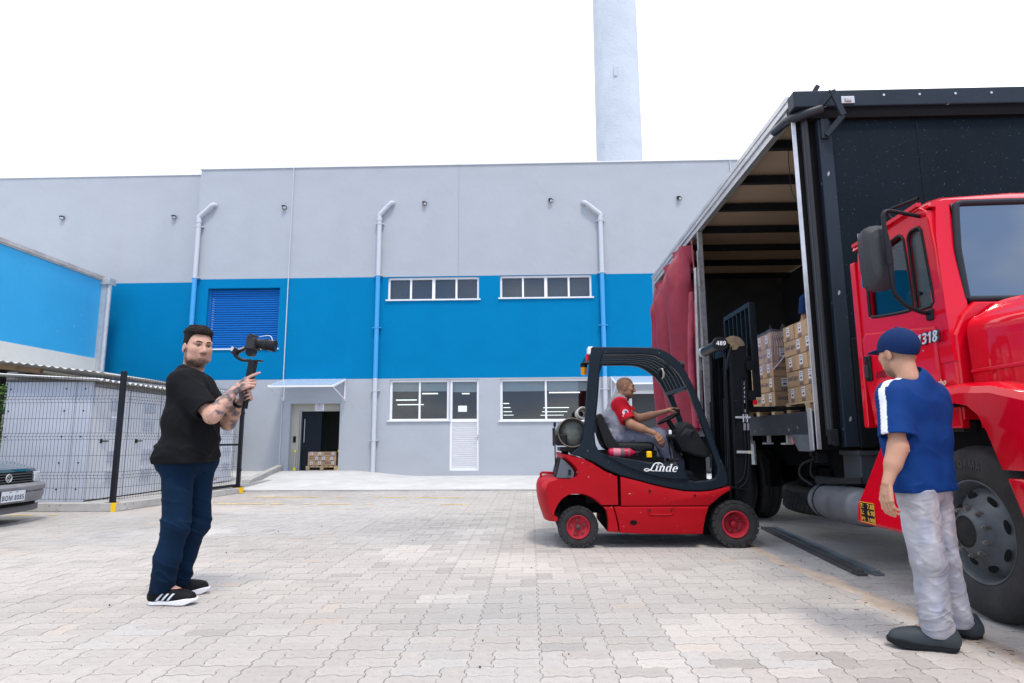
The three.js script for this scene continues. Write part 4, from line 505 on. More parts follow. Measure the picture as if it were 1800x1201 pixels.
  part(t, 'cab_roof', [loftZ([[-4.85, .0, 0], [-4.8, .07, .02], [-4.4, .1, .03], [-4.05, .09, .03], [-3.93, .05, .02], [-3.88, 0, 0]].map(([z, c, e]) => ({ z, pts: [[2.56, 2.5], [2.57, 2.53 + e * .5], [2.66, 2.545 + c * .6], [3.1, 2.55 + c], [3.7, 2.555 + c], [4.3, 2.55 + c], [4.74, 2.545 + c * .6], [4.83, 2.53 + e * .5], [4.84, 2.5]].reverse() })), .6)], red);
  part(t, 'windscreen', extX([[0, 0], [0, .63], [.006, .63], [.006, 0]], 2.03, { x: 2.685 }).rotateX(-.04).translate(0, 1.885, -3.845), mat([.006, .02, .036], .03, { specularIntensity: 1, ior: 2.3, clearcoat: 1, clearcoatRoughness: .02 }));
  part(t, 'windscreen_gasket', [tube([[2.69, 1.885, -3.838], [2.68, 2.2, -3.85], [2.71, 2.49, -3.868], [2.76, 2.515, -3.87], [3.7, 2.53, -3.868], [4.64, 2.515, -3.87], [4.69, 2.49, -3.868], [4.72, 2.2, -3.85], [4.71, 1.885, -3.838]], .022, 8, 120, .15), cyl([2.69, 1.885, -3.835], [4.71, 1.885, -3.835], .02)], mat([.02, .024, .03], .5));
  for (const x of [2.6, 4.8]) part(t, 'windscreen_pillar', loftZ([{ z: 0, pts: [[x - (x < 3 ? .057 : .05), 1.5], [x + (x < 3 ? .07 : .057), 1.5], [x + .08, 1.9], [x + .08, 2.52], [x - .0, 2.53], [x - .035, 2.3], [x - (x < 3 ? .057 : .05), 1.8]].map(p => [p[0], p[1], -3.79 - (p[1] - 1.5) * .09]) }, { z: -.1, pts: [[x - (x < 3 ? .057 : .05), 1.5], [x + (x < 3 ? .07 : .057), 1.5], [x + .08, 1.9], [x + .08, 2.52], [x - .0, 2.53], [x - .035, 2.3], [x - (x < 3 ? .057 : .05), 1.8]].map(p => [p[0], p[1], -3.92 - (p[1] - 1.5) * .07]) }], .9), red);
  part(t, 'cowl', [ext([[2.56, 1.15], [2.56, 1.66], [2.62, 1.78], [2.7, 1.86], [4.7, 1.86], [4.78, 1.78], [4.84, 1.66], [4.84, 1.15]], .1, { z: -3.885, bevel: .012 })], red);
  part(t, 'bonnet', [loftZ([[-3.755, .014], [-3.74, 0], [-3.4, -.012], [-3.0, -.035], [-2.6, -.07], [-2.45, -.13], [-2.4, -.22]].map(([z, e], i) => { const q = i === 0 ? .012 : i > 4 ? .05 * (i - 4) : 0; return { z: z, pts: [[2.62 + q, 1.1], [2.6 + q, 1.58], [2.605 + q, 1.69 + e], [2.635 + q, 1.735 + e], [2.7 + q, 1.765 + e], [2.8, 1.83 + e], [2.95, 1.872 + e], [3.3, 1.895 + e], [3.7, 1.9 + e], [4.1, 1.895 + e], [4.45, 1.872 + e], [4.6, 1.83 + e], [4.7 - q, 1.765 + e], [4.765 - q, 1.735 + e], [4.795 - q, 1.69 + e], [4.8 - q, 1.58], [4.78 - q, 1.1]].reverse() }; }).map(o => ({ z: o.z, pts: smoothPts(o.pts, 3, false) })), .7)], red);
  part(t, 'bonnet_crease', bb(2.594, 2.61, 1.42, 1.44, -3.74, -2.5, .004), red);
  const arch = [[4.38, .95], [4.32, 1.12], [4.2, 1.2], [4.05, 1.235], [3.85, 1.245], [3.68, 1.24], [3.58, 1.22], [3.51, 1.17], [3.45, 1.07], [3.4, .95], [3.37, .88]];
  for (const s of [0, 1]) part(t, 'front_fender', loftZ([[2.44, .06], [2.455, .022], [2.5, 0], [2.68, 0]].map(([x, d]) => ({ z: 0, pts: [[4.42, .95], [4.42, 1.2], [4.25, 1.31 - d], [4.0, 1.345 - d], [3.63, 1.355 - d], [3.4, 1.34 - d], [3.15, 1.28 - d], [2.95, 1.16 - d], [2.8 + d, 1.0], [2.76 + d, .88], ...arch.slice().reverse()].map(p => [-p[0], p[1], -(s ? 7.4 - x : x)]) })), .5).rotateY(-Math.PI / 2), red);
  part(t, 'wheel_arch_liner', [bb(2.7, 3.0, .55, 1.22, -4.4, -3.0), bb(2.5, 2.72, 1.225, 1.24, -4.3, -3.5)], blk); part(t, 'front_bumper', [extX([[3.33, .84], [2.6, .84], [2.45, .8], [2.45, .42], [3.1, .42], [3.24, .6]], .14, { bevel: .025, seg: 3, x: 2.42 }), bb(2.5, 4.9, .42, .84, -2.6, -2.44, .03)], red); part(t, 'bumper_gap_shade', bb(2.5, 2.72, .838, .885, -3.3, -2.6), blk);  // black block above the bumper paints the shade of the gap
  part(t, 'cab_step', loftZ([[2.5, .03], [2.515, .008], [2.54, 0], [2.7, 0]].map(([x, d]) => ({ z: 0, pts: insetPoly([[4.42, 1.12], [4.52, 1.12], [4.64, .98], [4.78, .82], [4.92, .66], [5.02, .56], [5.05, .4], [4.42, .4]], d).map(p => [-p[0], p[1], -x]) })), .5).rotateY(-Math.PI / 2), red, 'red entry step panel below the door');
  part(t, 'load_plate', new THREE.PlaneGeometry(.2, .15).rotateY(-Math.PI / 2).translate(2.497, .497, -4.86), tmat(print(256, 200, (c, w, h) => { c.fillStyle = '#e2a32c'; c.fillRect(0, 0, w, h); c.fillStyle = '#15151c'; c.fillRect(8, 8, w - 16, h - 16); c.fillStyle = '#f0bd4a'; c.font = 'bold 62px sans-serif'; [['T:', '7.80'], ['L:', '6.10'], ['PT:', '3.900']].forEach(([a, b], i) => { c.textAlign = 'left'; c.font = `bold ${i > 1 ? 50 : 62}px sans-serif`; c.fillText(a, 14, 62 + i * 61); c.textAlign = 'right'; c.fillText(b, w - 10, 62 + i * 61); }); }), .5), null, true);
  // badges, handle
  const onSide = (g, d, y, x = 2.518) => g.rotateY(-Math.PI / 2).translate(x, y, -d);
  parts(t, 'model_badge', [onSide(text('L', .063, { slant: .2, depth: .006 }), 4.155, 1.637), onSide(text('1318', .068, { slant: .2, depth: .006 }), 4.09, 1.635)], mat([.7, .71, .74], .3, { metalness: .4 })); part(t, 'badge_backing', [onSide(text('1318', .073, { slant: .2, depth: .003 }).scale(1.02, 1.06, 1), 4.094, 1.631)], mat([.02, .03, .06], .4)); parts(t, 'door_lettering', [onSide(text('FAB', .05, { slant: .15, depth: .001 }), 4.62, 1.47), onSide(text('4008', .055, { slant: .15, depth: .001 }), 4.6, 1.37)], mat([.16, .008, .02], .5)); part(t, 'door_sticker', onSide(text('Turbo', .035, { slant: .3, depth: .002 }), 3.99, 1.36), mat([.6, .5, .4], .4));
  part(t, 'door_handle', [bb(2.508, 2.53, 1.46, 1.65, -4.74, -4.66, .012)], M.black); part(t, 'handle_lever', [bb(2.495, 2.515, 1.48, 1.58, -4.725, -4.68, .008), cyl([2.51, 1.62, -4.70], [2.5, 1.62, -4.70], .012)], mat([.03, .032, .035], .35));
  // mirror
  const mm = mat([.035, .037, .042], .5); part(t, 'door_mirror', [loftZ([{ z: -.07, pts: smoothPts([[2.19, 2.36], [2.21, 2.41], [2.34, 2.43], [2.375, 2.38], [2.385, 2.08], [2.35, 2.0], [2.23, 1.99], [2.2, 2.05]], 3) }, { z: 0, pts: smoothPts([[2.185, 2.36], [2.2, 2.42], [2.345, 2.44], [2.385, 2.38], [2.395, 2.08], [2.36, 1.99], [2.225, 1.98], [2.195, 2.05]], 3) }, { z: .045, pts: smoothPts([[2.21, 2.33], [2.23, 2.38], [2.33, 2.4], [2.355, 2.34], [2.36, 2.12], [2.33, 2.06], [2.25, 2.05], [2.22, 2.1]], 3) }, { z: .055, pts: smoothPts([[2.25, 2.3], [2.26, 2.34], [2.31, 2.35], [2.33, 2.3], [2.33, 2.16], [2.31, 2.12], [2.27, 2.12], [2.25, 2.16]], 3) }].map(s => ({ z: s.z, pts: s.pts.map(p => [2.29 + (p[0] - 2.29) * .86, 2.2 + (p[1] - 2.2) * .94]) })).reverse(), .5).translate(0, 0, -4.03)], mm); part(t, 'mirror_glass', bb(2.21, 2.37, 2.03, 2.4, -4.108, -4.1), mat([.6, .62, .65], .03, { metalness: 1 }));
  part(t, 'mirror_arm', [tube([[2.6, 2.46, -3.98], [2.45, 2.49, -3.97], [2.34, 2.505, -3.96], [2.305, 2.47, -3.955], [2.3, 2.3, -3.94], [2.31, 2.05, -3.94], [2.325, 1.95, -3.95], [2.4, 1.87, -3.96], [2.5, 1.83, -3.97], [2.56, 1.825, -3.97]], .0135, 8, 90, .3), bb(2.555, 2.6, 2.4, 2.5, -4.0, -3.92, .01), bb(2.53, 2.58, 1.78, 1.85, -4.0, -3.93, .01), cyl([2.305, 2.26, -3.94], [2.307, 2.14, -3.94], .019)], M.black);
  part(t, 'exhaust_guard', tube([[2.66, 2.56, -4.4], [2.6, 2.66, -4.4], [2.7, 2.68, -4.2]], .012, 6), M.black);
  // cab interior
  part(t, 'cab_interior', [bb(2.62, 4.78, 2.5, 2.52, -4.78, -3.95), bb(2.62, 4.78, 1.1, 2.5, -4.82, -4.78), bb(2.62, 4.78, 1.08, 1.14, -4.8, -3.9), bb(2.66, 4.74, 1.5, 1.86, -4.05, -3.88, .03)], mat([.03, .032, .036], .8)); part(t, 'cab_seat', [bb(2.85, 3.35, 1.3, 1.5, -4.7, -4.2, .05), bb(2.85, 3.35, 1.5, 2.15, -4.75, -4.6, .05), bb(3.7, 4.6, 1.3, 1.5, -4.7, -4.2, .05), bb(3.7, 4.6, 1.5, 2.15, -4.75, -4.6, .05)], mat([.05, .055, .065], .8)); part(t, 'cab_steering_wheel', new THREE.TorusGeometry(.22, .016, 8, 32).rotateX(-1.0).translate(3.1, 1.85, -4.2), M.black); part(t, 'cab_rear_frame', [bb(2.62, 4.8, .6, 1.1, -4.84, -4.3)], blk);
}
// ================================================================ cartons, pallets and film in the lorry and the goods lift
const kraft = [.48, .31, .185];
const cartonM = [0, 1, 2].map(i => tmat(mottle(kraft.map(c => c * (.93 + i * .07)), .1, 6, .7), .8)), printM = mat([.07, .07, .1], .7), labelM = mat([.72, .73, .76], .6);
const gName = text('inoCaps', .048, { depth: .0006 }), gBars = [0, 1, 2, 3].map(i => box(.012, .05 + .01 * (i % 2), .0006, -.036 + i * .023, -.035, .0003)), gLabel = box(.075, .095, .0008, 0, 0, .0004), gLab2 = [box(.055, .008, .0008, 0, .03, .0009), box(.045, .006, .0008, -.004, .012, .0009), box(.04, .02, .0008, .0, -.02, .0009)];
function carton(pos, w, h, d, faces, label, group) {     // w along x, d along z; faces: {nx:'long'|'end', pz:...}
  const t = thing('cardboard_carton', label, 'carton', pos, 0, group);
  part(t, 'carton', box(w - .004, h - .003, d - .004, 0, h / 2, 0, .004), cartonM[Math.abs(Math.round(pos[0] * 37 + pos[1] * 53 + pos[2] * 91)) % 3]);
  for (const [f, kind] of Object.entries(faces)) {
    const W = f === 'nx' ? d : w, put = (g) => { g = g.clone(); if (f === 'nx') g.rotateY(-Math.PI / 2).translate(-w / 2 + .0015, 0, 0); else g.translate(0, 0, d / 2 - .0015); return g; };
    const lx = kind === 'end' ? -.01 : W / 2 - .1, ly = h * .6;
    part(t, 'label', put(gLabel.clone().translate(lx, ly, 0)), labelM); part(t, 'label_print', gLab2.map(g => put(g.clone().translate(lx, ly, 0))), printM);
    part(t, 'handling_marks', gBars.map(g => put(g.clone().scale(1, .8, 1).translate(lx, h * .28, 0))), printM);
    if (kind === 'long') part(t, 'brand_print', put(gName.clone().translate(-W / 2 + .03, h * .42, 0)), printM);
    part(t, 'tape', put(box(W - .02, .002, .0005, 0, h - .004, .0002)), mat([.3, .2, .1], .5));
  }
  return t;
}
function pallet(label, pos, lx, lz, group) {
  const t = thing('wooden_pallet', label, 'pallet', pos, 0, group), n = 7;
  for (let i = 0; i < n; i++) part(t, 'deck_board', box(.1, .02, lz, -lx / 2 + .05 + i * (lx - .1) / (n - 1), .132, 0), M.wood);
  for (const z of [-1, 0, 1]) { part(t, 'stringer_board', box(lx, .02, .1, 0, .112, z * (lz / 2 - .05)), M.wood); part(t, 'bottom_board', box(lx, .02, .1, 0, .011, z * (lz / 2 - .05)), M.wood); for (const x of [-1, 0, 1]) part(t, 'block', box(.1, .08, .1, x * (lx / 2 - .055), .062, z * (lz / 2 - .05)), M.wood); }
  return t;
}
const ROW = ['bottom', 'second', 'middle', 'fourth', 'top'];
{
  const g = 'cartons on the pallets in the lorry';
  pallet('pallet under the nearer carton stack, next to the lorry corner post', [3.27, 1.272, -6.36], 1.0, 1.04, 'pallets in the lorry'); pallet('pallet under the film-wrapped carton stack in the lorry', [3.36, 1.272, -8.0], 1.0, 1.1, 'pallets in the lorry');
  for (let r = 0; r < 5; r++) {          // nearer stack: two ends and one long side, then the reverse
    const seq = r % 2 ? [['long', .46], ['end', .275], ['end', .275]] : [['end', .275], ['end', .275], ['long', .46]]; let z = -6.86;
    seq.forEach(([k, l], i) => { const w = k === 'end' ? .44 : .275; carton([2.785 + w / 2 + rnd(-.006, .006), 1.416 + r * .165, z + l / 2], w, .165, l, { nx: k }, `brown carton, ${ROW[r]} row of the unwrapped stack, ${['first', 'second', 'third'][i]} from its forklift end`, g); z += l + .006; });
    const y = 1.416 + r * .176, end = r % 2 === 0; z = -7.43;      // wrapped stack
    const w0 = end ? .46 : .275, d0 = end ? .275 : .46;
    carton([2.87 + w0 / 2, y, z - d0 / 2], w0, .176, d0, { nx: end ? 'end' : 'long', pz: end ? 'long' : 'end' }, `brown carton at the corner of the film-wrapped stack, ${ROW[r]} row`, g);
    const d1 = end ? .46 : .275, w1 = end ? .275 : .46; carton([2.87 + w1 / 2, y, z - d0 - .006 - d1 / 2], w1, .176, d1, { nx: end ? 'long' : 'end' }, `brown carton behind the corner carton of the film-wrapped stack, ${ROW[r]} row`, g);
    carton([2.876 + w0 + .23, y, z - .14], .45, .176, .275, { pz: 'long' }, `brown carton right of the corner carton of the film-wrapped stack, ${ROW[r]} row`, g);
  }
  // stretch film over the two upper rows, with a slanting torn lower edge and a tuft on top
  const film = mat([.97, .93, .97], .12, { transmission: .93, thickness: 0, specularIntensity: 1, side: THREE.DoubleSide }); const pos = [], N = 40, K = 14;
  const path = s => s < .5 ? [2.855 - .012 * vnoise(s * 30, 1), lerp(-8.25, -7.415, s / .5)] : [lerp(2.858, 3.6, (s - .5) / .5), -7.408 + .014 * vnoise(s * 40, 2)], low = s => s < .5 ? 1.86 - .03 * vnoise(s * 20, 3) : lerp(1.84, 2.2, clamp((s - .5) / .22));
  const P = (i, k) => { const s = i / N, [x, z] = path(s), y = lerp(low(s), 2.31 + .02 * vnoise(s * 25, 5), k / K), w = .012 * (vnoise(s * 60 + k * .7, k * .5) - .5); return [x - (s < .5 ? w + .004 : 0), y, z + (s >= .5 ? w + .006 : 0)]; };
  for (let i = 0; i < N; i++) for (let k = 0; k < K; k++) { const a = P(i, k), b = P(i + 1, k), c = P(i + 1, k + 1), d = P(i, k + 1); pos.push(...a, ...b, ...c, ...a, ...c, ...d); }
  const tuft = []; for (let i = 0; i < 9; i++) { const x = 2.9 + i * .05, z = -7.6 + .05 * (i % 3); tuft.push([x, 2.3, z], [x + .1, 2.3, z - .05], [x + .03 + rnd(-.05, .05), 2.36 + rnd(0, .09), z - .03]); }
  const fg = new THREE.BufferGeometry(); fg.setAttribute('position', new THREE.Float32BufferAttribute([...pos, ...tuft.flat()], 3)); fg.computeVertexNormals();
  const f = thing('stretch_film', 'clear stretch film wrapped round the upper cartons of the farther stack', 'stretch film'); part(f, 'film', fg, film); part(f, 'film_crease', Array.from({ length: 14 }, (_, i) => tube([[2.87 + i * .018, 2.3, -7.4], [2.868 + i * .03, 2.1 + .01 * i, -7.398], [2.87 + i * .035 - .02, 2.0 + i * .012, -7.397]], .0016, 4, 6)).concat([tube([[2.86, 1.845, -7.398], [2.95, 1.94, -7.395], [3.15, 2.19, -7.396]], .006, 5, 10)]), mat([.85, .82, .86], .3));
}
{
  pallet('pallet with cartons just inside the goods lift doorway', [-6.2, .165, -19.15], .95, .8);
  const g = 'cartons in the goods lift', H = .137;
  for (let r = 0; r < 3; r++) { let x = -6.63; const seq = r === 1 ? [.36, .24, .24] : [.24, .24, .36]; seq.forEach((w, i) => { carton([x + w / 2, .312 + r * H, -18.95], w, H, .36, { pz: w > .3 ? 'long' : 'end' }, `small brown carton in the goods lift, ${['bottom', 'middle', 'top'][r]} row, ${['left', 'middle', 'right'][i]} of three`, g); x += w + .004; }); }
}
// two lowered side boards lying on the paving by the lorry
for (const [x0, x1, w, m, lab] of [[2.765, 2.575, .09, tmat(mottle([.07, .072, .075], .3, 6, .6), .45, { metalness: .4 }), 'dark metal side board lying on the paving, the one nearer the forklift'], [2.87, 2.70, .085, tmat(mottle([.16, .19, .21], .25, 6, .6), .4, { metalness: .5 }), 'blue-grey metal side board lying on the paving nearer the lorry']]) {
  const t = thing('side_board', lab, 'metal board'), prof = [[0, 0], [0, .026], [.012, .03], [.02, .02], [w * .45, .02], [w * .5, .032], [w * .56, .02], [w - .02, .02], [w - .01, .03], [w, .026], [w, 0]];
  part(t, 'board', loftZ([{ pts: prof.map(p => [p[0] + x1 - w, p[1] + .003, -5.14]), z: 0 }, { pts: prof.map(p => [p[0] + x0 - w, p[1] + .003, -7.62]), z: -1 }], .3), m); part(t, 'end_lug', [bb(x1 - w + .005, x1 - .005, .003, .02, -5.14, -5.08)], m);
}
// ================================================================ electrical kiosk behind the fence
{
  const t = thing('electrical_kiosk', 'pale grey metal electrical kiosk with a corrugated roof behind the mesh fence', 'kiosk', [-8.65, .1, -10.12]), pm = tmat(mottle([.5, .53, .6], .08, 5, 1.2, 256, specks([.3, .31, .34], .02, 20)), .5), dm = tmat(mottle([.56, .58, .62], .08, 5, 1.2), .5);
  part(t, 'core', bb(.03, 1.42, .02, 1.93, -5.0, -.03), pm);
  for (const [a, b] of [[0, 1.16], [1.17, 1.45]]) part(t, 'front_panel', bb(a, b, 0, 1.94, -.03, 0, .006), pm);
  for (const x of [.06, 1.0, 1.32]) for (const y of [.2, .62, 1.04, 1.46, 1.82]) part(t, 'panel_bolt', cyl([x, y, -.001], [x, y, .008], .013, .013, 8), M.black);
  const D = [[-.03, -.95], [-.97, -1.9], [-1.92, -2.9], [-2.92, -3.9], [-3.92, -5.0]];
  D.forEach(([a, b], i) => { const d = part(t, 'door', bb(1.44, 1.47, .02, 1.85, b + .008, a - .008, .006), dm); part(d, 'door_handle', [bb(1.47, 1.495, .93, 1.0, a - .25, a - .22, .004), bb(1.485, 1.5, .955, .975, a - .4, a - .22, .004)], M.black);
    for (const y of [.28, .62, 1.15, 1.48]) part(d, 'vent', [bb(1.465, 1.48, y, y + .2, b + .16, b + .52), ...[0, 1, 2, 3, 4].map(k => bb(1.478, 1.49, y + .015 + k * .037, y + .035 + k * .037, b + .18, b + .5))], pm); });
  part(t, 'warning_sign', bb(1.472, 1.478, 1.5, 1.68, -.62, -.5), tmat(print(64, 96, (c, w, h) => { c.fillStyle = '#d8d8dc'; c.fillRect(0, 0, w, h); c.fillStyle = '#a01830'; c.fillRect(4, 4, w - 8, 26); c.fillStyle = '#333'; for (let i = 0; i < 4; i++) c.fillRect(10, 42 + i * 12, 44 - (i % 2) * 10, 6); }), .6), null, true); part(t, 'notice', bb(1.472, 1.478, 1.2, 1.38, -.66, -.48), tmat(print(64, 64, (c, w, h) => { c.fillStyle = '#f2f2f5'; c.fillRect(0, 0, w, h); c.fillStyle = '#555'; for (let i = 0; i < 4; i++) c.fillRect(14 + (i % 2) * 6, 12 + i * 12, 30, 4); }), .6), null, true);
  parts(t, 'eaves_beam', [bb(-.02, 1.5, 1.945, 1.985, -.06, .02), bar([1.53, 1.93, .02], [1.53, 1.9, -5.1], .04, .07)], mat([.16, .15, .14], .8));
  const g = new THREE.PlaneGeometry(1.85, 5.4, 2, 150); g.rotateX(-Math.PI / 2); const p = g.attributes.position; for (let i = 0; i < p.count; i++) p.setY(i, .022 * Math.sin(p.getZ(i) / .15 * Math.PI * 2) - .06 * (p.getX(i) + .9)); g.computeVertexNormals(); g.translate(.72, 2.07, -2.55);
  part(t, 'corrugated_roof', [g, g.clone().translate(0, -.008, 0)], tmat(mottle([.52, .52, .52], .15, 6, .9), .8));
}
// kerbed pad of the fence
struct('fence_kerb', [ext([[-11.5, 0], [-6.3, 0], [-6.3, .13], [-11.5, .13]], .16, { z: -9.78, bevel: .012 }), (() => { const g = ext([[0, 0], [3.28, 0], [3.28, .11], [0, .13]], .16, { bevel: .012 }); return g.rotateY(Math.PI / 2 - .12).translate(-6.46, 0, -9.66); })()], M.kerb);
struct('gravel_pad', bb(-12.8, -6.4, -.02, .1, -17.5, -9.7), tmat(mottle([.42, .41, .4], .3, 8, .9, 256, specks([.6, .6, .6], .2, 40)), .95, bump(grainTex, .015)));
struct('kerb_marking', [bb(-6.39, -6.315, .0, .131, -9.775, -9.612), bb(-6.04, -5.86, .01, .118, -12.93, -12.84)], M.yellow);
// black welded mesh fence
{
  const t = thing('mesh_fence', 'black welded wire mesh fence on posts along the kerb', 'fence', [-6.44, .12, -9.72]), fm = mat([.012, .013, .017], .5), H = 1.98;
  const panel = (x0, z0, x1, z1, name) => { const L = Math.hypot(x1 - x0, z1 - z0), n = Math.round(L / .058), gs = [], ux = (x1 - x0) / L, uz = (z1 - z0) / L, off = y => { for (const k of [.42, 1.02, 1.6]) if (Math.abs(y - k) < .05) return .03 * (1 - Math.abs(y - k) / .05); return 0; };
    for (let i = 1; i < n; i++) { const s = L * i / n, q = y => [x0 + ux * s - uz * off(y), y, z0 + uz * s + ux * off(y)]; let y0 = .04; for (const k of [.42, 1.02, 1.6]) for (const y of [k - .05, k, k + .05]) { gs.push(bar(q(y0), q(y), .003, .003, [ux, 0, uz])); y0 = y; } gs.push(bar(q(y0), q(H), .003, .003, [ux, 0, uz])); }
    for (const y of [.06, .23, .37, .42, .47, .72, .97, 1.02, 1.07, 1.3, 1.55, 1.6, 1.65, 1.95]) gs.push(bar([x0 - uz * off(y), y, z0 + ux * off(y)], [x1 - uz * off(y), y, z1 + ux * off(y)], .005, .005));
    part(t, name, gs, fm); };
  panel(-4.9, 0, -2.45, 0, 'mesh_panel'); panel(-2.4, 0, -.03, 0, 'mesh_panel'); panel(.03, -.03, .3, -2.3, 'mesh_panel'); panel(.32, -2.36, .4, -3.12, 'gate_mesh');
  for (const [x, z, h] of [[0, 0, 2.04], [.46, -3.2, 1.9], [-2.425, -.01, 2.04]]) part(t, 'post', [box(.07, h, .07, x, h / 2, z, .006), box(.17, .012, .14, x, .006, z)], fm);
  parts(t, 'gate_frame', [bar([.3, .86, -2.34], [.43, .86, -3.16], .04, .04), bar([.3, .04, -2.34], [.43, .04, -3.16], .05, .05), bar([.3, 0, -2.34], [.3, 1.95, -2.34], .04, .04, [1, 0, 0])], fm); parts(t, 'hinge', [box(.04, .06, .05, .5, .35, -3.17), box(.04, .06, .05, .5, 1.5, -3.17)], fm);
}
// lean-to shed beyond the kiosk
{
  const t = thing('lean_to_shed', 'open lean-to shed with a corrugated fibre roof on a concrete post', 'shed', [-12.85, 0, -12.6]);
  const g = new THREE.PlaneGeometry(4.1, 5.2, 200, 2); g.rotateX(-Math.PI / 2); const p = g.attributes.position; for (let i = 0; i < p.count; i++) p.setY(i, .016 * Math.sin(p.getX(i) / .177 * Math.PI * 2) - .12 * (p.getX(i) + 2.05)); g.computeVertexNormals(); g.translate(2.05, 2.95, -2.6);
  part(t, 'corrugated_roof', [g, g.clone().translate(0, -.01, 0)], tmat(mottle([.5, .49, .47], .2, 6, .9), .9)); part(t, 'roof_beam', [bar([1.5, 2.66, -.2], [2.6, 2.53, -.2], .08, .1)], tmat(mottle([.22, .14, .08], .3, 6, .6), .85)); part(t, 'post', [box(.22, 2.5, .22, 1.98, 1.27, -.3)], tmat(mottle([.3, .29, .28], .4, 6, .6), .95)); part(t, 'shade_back_wall', bb(.0, 4.0, 0, 2.3, -5.2, -5.1), M.dark); part(t, 'shade_side_wall', bb(.05, .1, 0, 2.8, -5, -.2), mat([.04, .038, .035], .9));  // back and side walls near-black, painting in the shade under the roof
}
// rubble inside the gate
{ const t = thing('broken_plank', 'short brown plank leaning on rubble inside the fence gate', 'plank', [-6.45, .12, -12.5]); part(t, 'plank', bar([-.1, .03, 0], [.18, .2, -.1], .14, .025), M.wood); const s = thing('rubble_stone', 'pale stone lying on rubble inside the fence gate', 'stone', [-6.95, .1, -12.4]); const r = new THREE.IcosahedronGeometry(.16, 2), q = r.attributes.position; for (let i = 0; i < q.count; i++) { const k = .75 + .5 * vnoise(q.getX(i) * 9, q.getY(i) * 9, q.getZ(i) * 9); q.setXYZ(i, q.getX(i) * k * 1.3, Math.max(-.06, q.getY(i) * k * .7) + .12, q.getZ(i) * k); } r.computeVertexNormals(); part(s, 'stone', r, tmat(mottle([.45, .36, .27], .3, 6, .4), .9)); const u = thing('dark_block', 'dark block under the pale stone inside the fence gate', 'block', [-6.9, .1, -12.4]); part(u, 'block', box(.3, .1, .22, 0, .05, 0, .01), mat([.08, .075, .07], .9)); }
// shrub by the kiosk
{
  const t = thing('shrub', 'bright green leafy shrub at the left end of the kiosk', 'shrub', [-9.15, .1, -10.5]), pos = []; for (let i = 0; i < 1500; i++) { const a = rnd(0, 6.28), h = rnd(.2, 1.95), r = .46 * Math.sqrt(rnd()) * (1.15 - .4 * h / 1.9), c = V3(Math.cos(a) * r, h, Math.sin(a) * r), u = V3(rnd(-1, 1), rnd(-.6, .6), rnd(-1, 1)).normalize(), v = V3(rnd(-1, 1), rnd(-1, 1), rnd(-1, 1)).cross(u).normalize(), l = rnd(.03, .06), w = l * .4; const A = c.clone().addScaledVector(u, -l), B = c.clone().addScaledVector(v, w), C = c.clone().addScaledVector(u, l), D = c.clone().addScaledVector(v, -w); pos.push(...A, ...B, ...C, ...A, ...C, ...D); }
  const g = new THREE.BufferGeometry(); g.setAttribute('position', new THREE.Float32BufferAttribute(pos, 3)); g.computeVertexNormals(); const f = part(t, 'foliage', g, mat([.07, .16, .03], .7, { side: THREE.DoubleSide })); f.userData.kind = 'stuff'; part(t, 'stem', [0, 1, 2, 3].map(i => tube([[0, 0, 0], [rnd(-.1, .1), .7, rnd(-.1, .1)], [rnd(-.3, .3), 1.6, rnd(-.3, .3)]], .012, 5)), mat([.12, .09, .05], .9));
}
